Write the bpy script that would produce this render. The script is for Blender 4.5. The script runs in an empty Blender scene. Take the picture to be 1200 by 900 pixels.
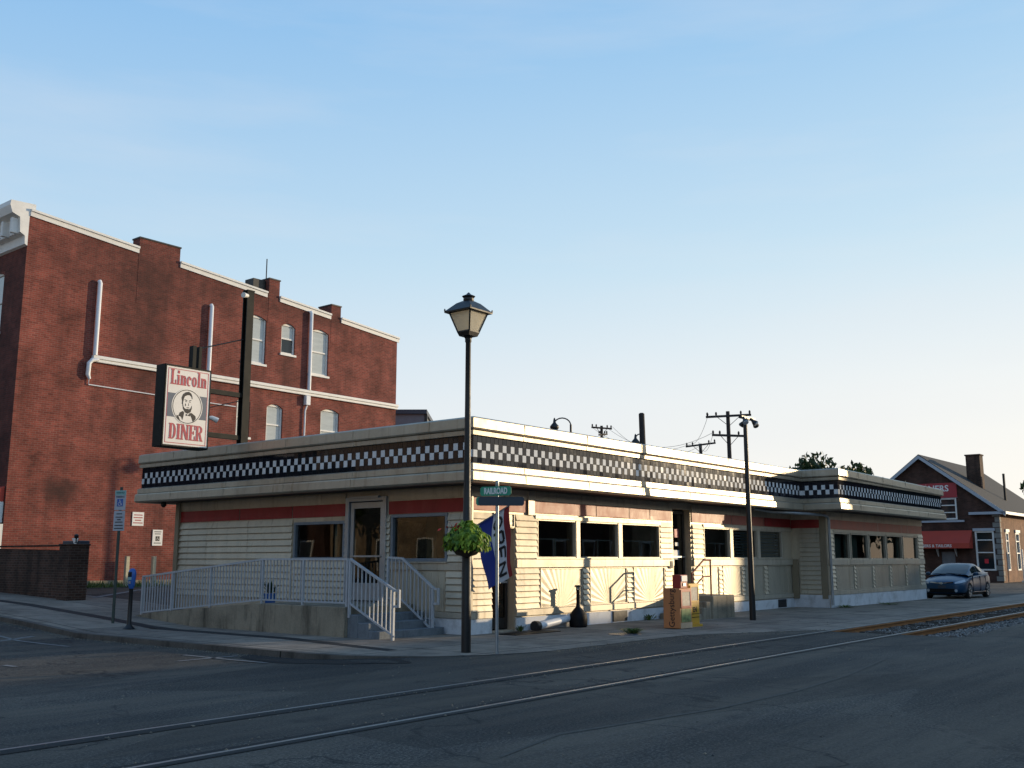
import bpy, bmesh, math, random
from mathutils import Vector, Matrix, Euler, noise
R = math.radians
sc = bpy.context.scene
COL = sc.collection
rnd = random.Random(7)

# ------------------------------------------------------------------ frame of the street corner
AZ = R(39.0); CX, CY = -0.93, 22.14
ROT = R(51.0)                     # local x runs along the tracks, local y away from them
def L(u, w, z=0.0):
    return Vector((CX + math.sin(AZ)*u + math.cos(AZ)*w, CY + math.cos(AZ)*u - math.sin(AZ)*w, z))
def lerp(a, b, t): return a + (b-a)*t
def pw(tab, x):
    if x <= tab[0][0]: return tab[0][1]
    for (a, fa), (b, fb) in zip(tab, tab[1:]):
        if x <= b: return lerp(fa, fb, (x-a)/(b-a))
    return tab[-1][1]
def sm(a, b, x):
    t = min(1, max(0, (x-a)/(b-a))); return t*t*(3-2*t)
def rise(w):
    return pw([(-90, .95), (-60, .9), (-21, .62), (-13.6, .38), (-9.3, .15), (-7, .0)], w)
def road_z(u, w):
    return rise(w) - .10*(1-sm(-3.6, -1.0, u))*(1-sm(.2, 3.0, w))

# ------------------------------------------------------------------ materials
def newmat(name):
    m = bpy.data.materials.new(name); m.use_nodes = True
    nt = m.node_tree
    for n in list(nt.nodes): nt.nodes.remove(n)
    out = nt.nodes.new('ShaderNodeOutputMaterial')
    b = nt.nodes.new('ShaderNodeBsdfPrincipled')
    nt.links.new(b.outputs[0], out.inputs[0])
    return m, nt, b, out
def N(nt, t, **kw):
    n = nt.nodes.new(t)
    for k, v in kw.items():
        if hasattr(n, k) and k not in n.inputs: setattr(n, k, v)
        else: n.inputs[k].default_value = v
    return n
def mixc(nt, fac, a, b, mode='MIX'):
    n = nt.nodes.new('ShaderNodeMix'); n.data_type = 'RGBA'; n.blend_type = mode
    for i, v in ((0, fac), (6, a), (7, b)):
        if isinstance(v, (int, float)): n.inputs[i].default_value = v
        elif isinstance(v, (tuple, list)): n.inputs[i].default_value = (*v[:3], 1)
        else: nt.links.new(v, n.inputs[i])
    return n.outputs[2]
def mathn(nt, op, a, b=0.0):
    n = nt.nodes.new('ShaderNodeMath'); n.operation = op
    for i, v in ((0, a), (1, b)):
        if isinstance(v, (int, float)): n.inputs[i].default_value = v
        else: nt.links.new(v, n.inputs[i])
    return n.outputs[0]
def ramp(nt, fac, stops):
    n = nt.nodes.new('ShaderNodeValToRGB'); nt.links.new(fac, n.inputs[0])
    e = n.color_ramp.elements
    while len(e) < len(stops): e.new(.5)
    for i, (p, c) in enumerate(stops):
        e[i].position = p; e[i].color = (*c, 1) if isinstance(c, (tuple, list)) else (c, c, c, 1)
    return n.outputs[0]
def ntex(nt, vec, scale, detail=4, rough=.55):
    n = nt.nodes.new('ShaderNodeTexNoise'); n.inputs['Scale'].default_value = scale
    n.inputs['Detail'].default_value = detail; n.inputs['Roughness'].default_value = rough
    if vec is not None: nt.links.new(vec, n.inputs['Vector'])
    return n.outputs[0]
def objco(nt, scale=(1, 1, 1)):
    t = nt.nodes.new('ShaderNodeTexCoord'); m = nt.nodes.new('ShaderNodeMapping')
    m.inputs['Scale'].default_value = scale
    nt.links.new(t.outputs['Object'], m.inputs[0]); return m.outputs[0]
def bump(nt, b, h, strength=.3, dist=.01):
    n = nt.nodes.new('ShaderNodeBump'); n.inputs['Strength'].default_value = strength
    n.inputs['Distance'].default_value = dist
    nt.links.new(h, n.inputs['Height']); nt.links.new(n.outputs[0], b.inputs['Normal'])
def M(name, col, rough=.6, metal=0, var=.18, vs=3, stretch=(1, 1, 1), bs=0, bstr=.3, dirt=0, dirtcol=(.06, .05, .04), spec=.5, rvar=.1, coat=0):
    m, nt, b, out = newmat(name)
    v = objco(nt, stretch)
    f = ntex(nt, v, vs, 5); f2 = ntex(nt, v, vs*9, 3)
    f = mathn(nt, 'ADD', mathn(nt, 'MULTIPLY', f, .7), mathn(nt, 'MULTIPLY', f2, .3))
    lo = tuple(c*(1-var) for c in col); hi = tuple(min(1, c*(1+var)) for c in col)
    c = ramp(nt, f, [(.3, lo), (.7, hi)])
    if dirt:
        d = ramp(nt, ntex(nt, v, vs*.7, 8, .7), [(.5, 0.0), (.75, 1.0)])
        c = mixc(nt, mathn(nt, 'MULTIPLY', d, dirt), c, dirtcol)
    nt.links.new(c, b.inputs['Base Color'])
    r = nt.nodes.new('ShaderNodeMapRange'); nt.links.new(f, r.inputs[0])
    r.inputs[1].default_value = .3; r.inputs[2].default_value = .7
    r.inputs[3].default_value = max(.02, rough-rvar); r.inputs[4].default_value = min(1, rough+rvar)
    nt.links.new(r.outputs[0], b.inputs['Roughness'])
    b.inputs['Metallic'].default_value = metal
    b.inputs['Specular IOR Level'].default_value = spec
    if coat: b.inputs['Coat Weight'].default_value = coat; b.inputs['Coat Roughness'].default_value = .05
    if bs: bump(nt, b, ntex(nt, v, bs, 4), bstr, .01)
    return m
def glassmat(name, tint=(.55, .6, .6), gl=1.5, rough=.01):
    m, nt, b, out = newmat(name); nt.nodes.remove(b)
    t = N(nt, 'ShaderNodeBsdfTransparent'); t.inputs[0].default_value = (*tint, 1)
    g = N(nt, 'ShaderNodeBsdfGlossy'); g.inputs['Roughness'].default_value = rough
    v = objco(nt)
    bn = nt.nodes.new('ShaderNodeBump'); bn.inputs['Strength'].default_value = .05; bn.inputs['Distance'].default_value = .02
    nt.links.new(ntex(nt, v, 1.3, 1), bn.inputs['Height']); nt.links.new(bn.outputs[0], g.inputs['Normal'])
    fr = N(nt, 'ShaderNodeFresnel'); fr.inputs[0].default_value = gl
    mx = N(nt, 'ShaderNodeMixShader')
    nt.links.new(mathn(nt, 'MULTIPLY', fr.outputs[0], 1.25), mx.inputs[0])
    nt.links.new(t.outputs[0], mx.inputs[1]); nt.links.new(g.outputs[0], mx.inputs[2])
    nt.links.new(mx.outputs[0], out.inputs[0]); return m
def brickmat(name, c1, c2, mortar, stain=.5, staincol=(.03, .02, .02), soot=None, rough=.85):
    m, nt, b, out = newmat(name)
    t = nt.nodes.new('ShaderNodeTexCoord'); s = nt.nodes.new('ShaderNodeSeparateXYZ')
    nt.links.new(t.outputs['Object'], s.inputs[0])
    c = nt.nodes.new('ShaderNodeCombineXYZ')
    nt.links.new(mathn(nt, 'ADD', s.outputs[0], s.outputs[1]), c.inputs[0]); nt.links.new(s.outputs[2], c.inputs[1])
    bt = nt.nodes.new('ShaderNodeTexBrick'); nt.links.new(c.outputs[0], bt.inputs['Vector'])
    bt.inputs['Scale'].default_value = 1; bt.inputs['Brick Width'].default_value = .215
    bt.inputs['Row Height'].default_value = .076; bt.inputs['Mortar Size'].default_value = .007
    bt.inputs['Mortar Smooth'].default_value = .3; bt.inputs['Bias'].default_value = 0
    bt.inputs['Color1'].default_value = (*c1, 1); bt.inputs['Color2'].default_value = (*c2, 1); bt.inputs['Mortar'].default_value = (*mortar, 1)
    col = bt.outputs['Color']
    # weathering: broad blotches, vertical streaks
    ob = t.outputs['Object']
    blot = ramp(nt, ntex(nt, ob, .9, 8, .65), [(.3, .5), (.7, 1.4)])
    col = mixc(nt, 1.0, col, blot, 'MULTIPLY')
    mp = nt.nodes.new('ShaderNodeMapping'); mp.inputs['Scale'].default_value = (2.2, 2.2, .16)
    nt.links.new(ob, mp.inputs[0])
    st = ramp(nt, ntex(nt, mp.outputs[0], 1.0, 6, .6), [(.48, 0.0), (.72, 1.0)])
    col = mixc(nt, mathn(nt, 'MULTIPLY', st, stain), col, staincol)
    if soot:
        for (px, pz, rx, rz, k) in soot:
            d = mathn(nt, 'ADD', mathn(nt, 'POWER', mathn(nt, 'DIVIDE', mathn(nt, 'SUBTRACT', c_x(nt, s), px), rx), 2.0),
                      mathn(nt, 'POWER', mathn(nt, 'DIVIDE', mathn(nt, 'SUBTRACT', s.outputs[2], pz), rz), 2.0))
            d = mathn(nt, 'ADD', d, mathn(nt, 'MULTIPLY', mathn(nt, 'SUBTRACT', ntex(nt, ob, 2.2, 5), .5), 1.6))
            fac = ramp(nt, d, [(.0, k), (1.0, 0.0)])
            col = mixc(nt, fac, col, staincol)
    nt.links.new(col, b.inputs['Base Color']); b.inputs['Roughness'].default_value = rough
    b.inputs['Specular IOR Level'].default_value = .25
    h = mathn(nt, 'ADD', mathn(nt, 'MULTIPLY', bt.outputs['Fac'], -1.0), mathn(nt, 'MULTIPLY', ntex(nt, ob, 30, 4), .5))
    bump(nt, b, h, .5, .008)
    return m
def c_x(nt, s): return mathn(nt, 'ADD', s.outputs[0], s.outputs[1])
def asphalt():
    m, nt, b, out = newmat('asphalt')
    t = nt.nodes.new('ShaderNodeTexCoord'); ob = t.outputs['Object']
    fine = ntex(nt, ob, 90, 3, .7); mid = ntex(nt, ob, 6, 6, .65); big = ntex(nt, ob, .22, 6, .6)
    base = ramp(nt, big, [(.3, (.022, .0215, .020)), (.5, (.042, .040, .036)), (.68, (.078, .070, .058))])
    base = mixc(nt, .75, base, ramp(nt, mid, [(.3, .5), (.7, 1.5)]), 'MULTIPLY')
    gr = ntex(nt, ob, 34, 4, .75)
    base = mixc(nt, .9, base, ramp(nt, gr, [(.36, .12), (.5, .85), (.64, 2.8)]), 'MULTIPLY')
    base = mixc(nt, .6, base, ramp(nt, fine, [(.34, .3), (.66, 2.0)]), 'MULTIPLY')
    vo = nt.nodes.new('ShaderNodeTexVoronoi'); vo.inputs['Scale'].default_value = 22; nt.links.new(ob, vo.inputs['Vector'])
    chip = ramp(nt, vo.outputs['Distance'], [(.10, 1.0), (.16, 0.0)])
    sepv = nt.nodes.new('ShaderNodeSeparateColor'); nt.links.new(vo.outputs['Color'], sepv.inputs[0])
    base = mixc(nt, mathn(nt, 'MULTIPLY', chip, ramp(nt, sepv.outputs[0], [(.6, 0.0), (.95, .8)])), base, (.17, .16, .15))
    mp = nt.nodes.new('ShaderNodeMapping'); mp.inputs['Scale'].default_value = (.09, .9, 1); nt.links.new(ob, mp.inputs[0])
    wear_sun = ramp(nt, ntex(nt, mp.outputs[0], 1, 6, .65), [(.42, 0.0), (.68, .85)])
    base = mixc(nt, wear_sun, base, (.13, .107, .080))  # worn streaks, warmed and brightened to paint in sunlit patches on the road
    oil = ramp(nt, ntex(nt, ob, .9, 5, .6), [(.60, 0.0), (.72, .7)])
    base = mixc(nt, oil, base, (.016, .016, .017))
    # cracks and tar seams: thin lines where a warped noise crosses its mean
    def lines(scale, width, stretch):
        mpp = nt.nodes.new('ShaderNodeMapping'); mpp.inputs['Scale'].default_value = stretch; nt.links.new(ob, mpp.inputs[0])
        n = ntex(nt, mpp.outputs[0], scale, 5, .5)
        return ramp(nt, mathn(nt, 'ABSOLUTE', mathn(nt, 'SUBTRACT', n, .5)), [(0.0, 1.0), (width, 0.0)])
    ck = mathn(nt, 'MULTIPLY', lines(.35, .005, (1, .5, 1)), ramp(nt, ntex(nt, ob, .15, 2), [(.42, 0.0), (.5, 1.0)]))
    base = mixc(nt, mathn(nt, 'MULTIPLY', ck, .9), base, (.008, .008, .009))
    pat = nt.nodes.new('ShaderNodeTexVoronoi'); pat.inputs['Scale'].default_value = .16; pat.feature = 'F1'
    wv = nt.nodes.new('ShaderNodeMapping'); wv.inputs['Scale'].default_value = (1, 1.8, 1); nt.links.new(ob, wv.inputs[0]); nt.links.new(wv.outputs[0], pat.inputs['Vector'])
    sep = nt.nodes.new('ShaderNodeSeparateColor'); nt.links.new(pat.outputs['Color'], sep.inputs[0])
    base = mixc(nt, 1.0, base, ramp(nt, sep.outputs[0], [(0.0, .74), (1.0, 1.16)]), 'MULTIPLY')
    nt.links.new(base, b.inputs['Base Color'])
    nt.links.new(ramp(nt, mid, [(.3, .72), (.7, .92)]), b.inputs['Roughness'])
    b.inputs['Specular IOR Level'].default_value = .35
    bump(nt, b, mathn(nt, 'ADD', mathn(nt, 'MULTIPLY', fine, 1.0), mathn(nt, 'MULTIPLY', mid, .8)), .55, .012)
    return m
def concrete(name, col, joint=None, dirt=.5, bs=35):
    m, nt, b, out = newmat(name)
    t = nt.nodes.new('ShaderNodeTexCoord'); ob = t.outputs['Object']
    big = ntex(nt, ob, .8, 8, .68); fine = ntex(nt, ob, 45, 4, .7)
    c = ramp(nt, big, [(.28, tuple(x*.5 for x in col)), (.5, col), (.72, tuple(x*1.25 for x in col))])
    c = mixc(nt, .5, c, ramp(nt, fine, [(.3, .6), (.7, 1.4)]), 'MULTIPLY')
    mp = nt.nodes.new('ShaderNodeMapping'); mp.inputs['Scale'].default_value = (2.0, 2.0, .35); nt.links.new(ob, mp.inputs[0])
    d = ramp(nt, ntex(nt, mp.outputs[0], 1.2, 7, .7), [(.5, 0.0), (.68, 1.0)])
    c = mixc(nt, mathn(nt, 'MULTIPLY', d, dirt), c, tuple(x*.25 for x in col))
    h = fine
    if joint:
        bt = nt.nodes.new('ShaderNodeTexBrick'); nt.links.new(ob, bt.inputs['Vector'])
        bt.offset = 0.0; bt.inputs['Scale'].default_value = 1; bt.inputs['Brick Width'].default_value = joint[0]; bt.inputs['Row Height'].default_value = joint[1]
        bt.inputs['Mortar Size'].default_value = .018; bt.inputs['Mortar Smooth'].default_value = .1
        bt.inputs['Color1'].default_value = (.8, .8, .8, 1); bt.inputs['Color2'].default_value = (1.12, 1.1, 1.06, 1); bt.inputs['Mortar'].default_value = (.14, .14, .13, 1)
        c = mixc(nt, 1.0, c, bt.outputs['Color'], 'MULTIPLY')
        h = mathn(nt, 'SUBTRACT', fine, mathn(nt, 'MULTIPLY', bt.outputs['Fac'], 2.0))
    nt.links.new(c, b.inputs['Base Color']); b.inputs['Roughness'].default_value = .85; b.inputs['Specular IOR Level'].default_value = .3
    bump(nt, b, h, .4, .008)
    return m
def leafmat(name, a, bcol, trans=.25):
    m, nt, b, out = newmat(name)
    g = nt.nodes.new('ShaderNodeNewGeometry')
    c = ramp(nt, g.outputs['Random Per Island'], [(0.0, a), (1.0, bcol)])
    nt.links.new(c, b.inputs['Base Color']); b.inputs['Roughness'].default_value = .5
    b.inputs['Specular IOR Level'].default_value = .35
    tr = nt.nodes.new('ShaderNodeBsdfTranslucent'); nt.links.new(c, tr.inputs[0])
    mx = nt.nodes.new('ShaderNodeMixShader'); mx.inputs[0].default_value = trans
    nt.links.new(b.outputs[0], mx.inputs[1]); nt.links.new(tr.outputs[0], mx.inputs[2]); nt.links.new(mx.outputs[0], out.inputs[0])
    return m
def steel(name, col, rough, metal, pan=2.4, wob=.25, warm=(1, 1, 1)):
    """stainless sheet: each panel a little different in tone and tilt, faint vertical smears"""
    m, nt, b, out = newmat(name)
    t = nt.nodes.new('ShaderNodeTexCoord'); ob = t.outputs['Object']; s = nt.nodes.new('ShaderNodeSeparateXYZ'); nt.links.new(ob, s.inputs[0])
    wn = nt.nodes.new('ShaderNodeTexWhiteNoise'); wn.noise_dimensions = '1D'
    nt.links.new(mathn(nt, 'FLOOR', mathn(nt, 'DIVIDE', mathn(nt, 'ADD', s.outputs[0], s.outputs[1]), pan)), wn.inputs['W'])
    mp = nt.nodes.new('ShaderNodeMapping'); mp.inputs['Scale'].default_value = (1.3, 1.3, .25); nt.links.new(ob, mp.inputs[0])
    smear = ntex(nt, mp.outputs[0], 2.0, 6, .6); spk = ntex(nt, ob, 14, 5, .65)
    k = mathn(nt, 'ADD', mathn(nt, 'MULTIPLY', wn.outputs[0], .22), mathn(nt, 'ADD', mathn(nt, 'MULTIPLY', smear, .55), mathn(nt, 'MULTIPLY', spk, .35)))
    c = ramp(nt, k, [(.3, tuple(x*.72 for x in col)), (.75, tuple(min(1, x*1.12) for x in col))])
    d = ramp(nt, ntex(nt, ob, 3.5, 8, .72), [(.55, 0.0), (.8, .6)])
    c = mixc(nt, d, c, tuple(x*.42 for x in col))
    mr = nt.nodes.new('ShaderNodeMapping'); mr.inputs['Scale'].default_value = (7, 7, .45); nt.links.new(ob, mr.inputs[0])
    run = ramp(nt, ntex(nt, mr.outputs[0], 1.0, 5, .6), [(.56, 0.0), (.74, .55)])
    c = mixc(nt, run, c, (col[0]*.45, col[1]*.36, col[2]*.26))
    nt.links.new(c, b.inputs['Base Color'])
    nt.links.new(ramp(nt, k, [(.3, rough*.8), (.75, min(1, rough*1.25))]), b.inputs['Roughness'])
    b.inputs['Metallic'].default_value = metal
    bump(nt, b, mathn(nt, 'ADD', ntex(nt, ob, .9, 3), mathn(nt, 'MULTIPLY', spk, .04)), wob, .06)
    return m

m_sid = steel('siding_metal', (.55, .485, .38), .40, .42)
m_corn = steel('cornice_steel', (.46, .41, .325), .40, .55, 3.2, .3)
m_belt = steel('belt_steel', (.54, .49, .40), .42, .4, 1.9, .2)
m_fan = steel('fan_panel_steel', (.47, .43, .35), .40, .5, 5, .08)
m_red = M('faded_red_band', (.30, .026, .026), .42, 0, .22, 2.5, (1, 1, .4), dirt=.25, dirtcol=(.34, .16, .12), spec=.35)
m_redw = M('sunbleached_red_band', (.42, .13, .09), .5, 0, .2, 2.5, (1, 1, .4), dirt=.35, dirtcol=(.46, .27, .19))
m_blk = M('black_tile', (.008, .010, .018), .075, 0, .3, 9, spec=.36, rvar=.02)
m_wht = M('white_tile', (.70, .71, .72), .09, 0, .07, 9, rvar=.02, spec=.4)
m_grout = M('dark_grout', (.03, .03, .035), .8)
m_found = M('white_foundation_paint', (.66, .67, .70), .75, 0, .12, 3, bs=25, bstr=.4, dirt=.6, dirtcol=(.16, .14, .12))
m_trimw = M('white_paint', (.78, .77, .74), .5, 0, .08, 3, dirt=.2, dirtcol=(.4, .36, .32))
m_pipew = M('white_pipe_paint', (.76, .77, .80), .45, 0, .06, 3)
m_dark = M('black_iron', (.010, .010, .011), .45, 0, .3, 12, bs=60, bstr=.15)
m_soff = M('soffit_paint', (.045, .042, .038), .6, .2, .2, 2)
m_roof = M('roof_membrane', (.10, .10, .10), .9)
m_alu = M('grey_aluminium', (.42, .45, .48), .42, .75, .12, 5)
m_rail = M('grey_painted_rail', (.46, .48, .51), .45, .1, .1, 8)
m_frameb = M('blue_grey_frame', (.20, .25, .31), .4, .4, .12, 6)
m_brown = M('brown_trim', (.26, .21, .14), .6, .1, .2, 3, (1, 1, .4))
m_glass = glassmat('window_glass', (.62, .68, .64))
m_glassb = glassmat('projecting_end_glass', (.42, .46, .45), 1.18)
m_glassd = glassmat('door_glass', (.30, .33, .33))
m_in = M('interior_wall', (.26, .26, .21), .8)
m_infl = M('interior_floor', (.14, .13, .11), .5)
m_inblue = M('blue_slat_blind', (.16, .20, .22), .6)
m_curt = M('pale_curtain', (.12, .16, .14), .8, stretch=(8, 8, .2), var=.35)
m_brick = brickmat('red_brick', (.262, .068, .050), (.165, .042, .033), (.23, .145, .115), .42, (.04, .022, .02),
    soot=[(1.9, 4.05, 1.0, .55, .85), (4.9, 10.4, 1.3, 4.0, .55), (5.0, 12.8, 5.5, 1.6, .45), (13.0, 12.9, 5.0, .9, .35), (11.9, 9.9, .55, 1.6, .5), (10.4, 7.6, .4, 1.6, .35)])
m_brickd = brickmat('dark_weathered_brick', (.10, .052, .036), (.05, .028, .02), (.13, .105, .09), .7, (.010, .009, .009))
m_brickc = brickmat('brown_brick', (.095, .045, .034), (.060, .030, .023), (.085, .066, .055), .3)
m_brickt = brickmat('tan_brick', (.40, .29, .18), (.30, .21, .13), (.36, .31, .25), .3)
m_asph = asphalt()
m_patch = M('fresh_asphalt_patch', (.013, .013, .014), .8, 0, .3, 6, bs=90, bstr=.5)
m_side = concrete('sidewalk_concrete', (.25, .215, .18), (1.52, 1.52), .45)
m_conc = concrete('rough_concrete', (.30, .255, .19), None, .95)
m_kerb = concrete('kerb_concrete', (.11, .10, .09), (1.8, 50), .6)
m_rust = M('rusty_rail', (.46, .20, .07), .75, .25, .4, 4, (.4, 4, 4), bs=30, bstr=.4)
m_shine = M('polished_rail_head', (.30, .28, .26), .42, .75, .15, 6, (.1, 6, 1))
m_hdk = M('dull_rail_shoulder', (.040, .036, .032), .6, .3, .3, 6)
m_grv = M('flangeway_dirt', (.010, .010, .010), .95)
m_tie = M('creosoted_timber', (.035, .027, .02), .9, 0, .4, 4, (.5, 5, 5), bs=20, bstr=.5)
m_ball = M('grey_ballast', (.15, .145, .14), .9, 0, .45, 9, bs=25, bstr=1)
m_stone = leafmat('ballast_stones', (.06, .058, .056), (.30, .285, .265), 0)
m_line = M('worn_white_road_paint', (.20, .20, .195), .85, 0, .4, 8, dirt=.95, dirtcol=(.07, .07, .075))
m_blue = M('faded_blue_paint', (.06, .13, .30), .7)
m_wood = M('pale_bollard_paint', (.52, .47, .33), .7, 0, .2, 5, dirt=.4)
m_green = M('street_sign_green', (.015, .30, .18), .4, 0, .08, 3)
m_greent = M('pale_green_plate', (.26, .46, .46), .45, 0, .06, 3)
m_plate = M('grey_white_plate', (.42, .46, .52), .45, 0, .08, 3)
m_back = M('dull_plate_back', (.055, .065, .085), .5, .3, .1, 3)
m_white = M('plain_white', (.80, .79, .76), .5, 0, .04, 3)
m_ink = M('black_ink', (.015, .015, .018), .6)
m_redink = M('red_ink', (.42, .04, .05), .5, 0, .08, 3)
m_pink = M('faded_red_ink', (.50, .10, .12), .5, 0, .15, 3)
m_slate = M('slate_blue_ink', (.10, .125, .17), .5, 0, .08, 3)
m_cream = M('cream_sign_face', (.80, .76, .71), .45, 0, .05, 2)
m_cab = M('weathered_black_cabinet', (.008, .009, .008), .6, .1, .5, 5, dirt=.2, dirtcol=(.022, .020, .016), spec=.25)
m_navy = M('navy_cloth', (.018, .045, .30), .8, 0, .1, 3)
m_clothw = M('white_cloth', (.66, .69, .76), .85, 0, .06, 3)
m_clothr = M('red_cloth', (.30, .03, .035), .8, 0, .1, 3)
m_tan = M('tan_box_paint', (.62, .24, .09), .55, 0, .1, 3, dirt=.2)
m_boxred = M('dark_red_box_paint', (.35, .03, .025), .4, 0, .12, 3)
m_yel = M('yellow_box_paint', (.72, .40, .035), .45, 0, .1, 3, dirt=.15)
m_lamp = M('frosted_lamp_glass', (.84, .78, .64), .45, 0, .1, 30, bs=60, bstr=.5)
def _tl(m, k):
    nt = m.node_tree; b = [n for n in nt.nodes if n.type == 'BSDF_PRINCIPLED'][0]; o = [n for n in nt.nodes if n.type == 'OUTPUT_MATERIAL'][0]
    t = nt.nodes.new('ShaderNodeBsdfTranslucent'); t.inputs[0].default_value = (.97, .90, .74, 1); x = nt.nodes.new('ShaderNodeMixShader'); x.inputs[0].default_value = k
    nt.links.new(b.outputs[0], x.inputs[1]); nt.links.new(t.outputs[0], x.inputs[2]); nt.links.new(x.outputs[0], o.inputs[0])
_tl(m_lamp, .55)
m_globe = M('globe_glass', (.85, .80, .62), .3)
m_gold = M('gold_paint', (.75, .45, .08), .4, .3)
m_ivy = leafmat('lime_vine_leaves', (.05, .13, .015), (.40, .55, .06), .3)
m_fl = leafmat('red_flowers', (.28, .02, .02), (.45, .05, .03), .2)
m_tree = leafmat('dark_tree_leaves', (.012, .028, .010), (.05, .085, .025), .2)
m_weed = leafmat('weed_leaves', (.05, .10, .02), (.16, .20, .06), .25)
m_bark = M('bark', (.07, .055, .04), .9, 0, .3, 5, bs=14, bstr=.6)
m_pole = M('weathered_pole_timber', (.035, .030, .028), .85, 0, .3, 4, (1, 1, .1))
m_shing = M('roof_shingles', (.030, .031, .033), .85, 0, .3, 8, bs=20, bstr=.5)
m_awn = M('red_awning_canvas', (.48, .06, .035), .7, 0, .1, 2)
m_quoin = M('grey_quoin_stone', (.24, .23, .21), .8, 0, .2, 4)
m_paint = M('metallic_blue_car_paint', (.006, .050, .115), .38, .3, .08, 4, coat=.15, rvar=.03)
m_cglass = M('tinted_car_glass', (.015, .025, .032), .05, 0, .1, 3, spec=.5, rvar=.02)
m_chrome = M('chrome', (.75, .75, .76), .12, 1, .05, 3, rvar=.05)
m_tyre = M('black_rubber', (.015, .015, .016), .85)
m_plast = M('black_plastic', (.006, .006, .007), .6, spec=.2)
m_lens = M('clear_lens', (.45, .50, .56), .08, .3, .1, 6)
m_greyb = M('grey_metal_cladding', (.17, .18, .20), .6, .2)
m_meter = M('blue_meter_paint', (.03, .12, .42), .35, 0, .06, 4)
m_steps = concrete('blue_grey_steps', (.17, .19, .21), None, .5)

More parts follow.
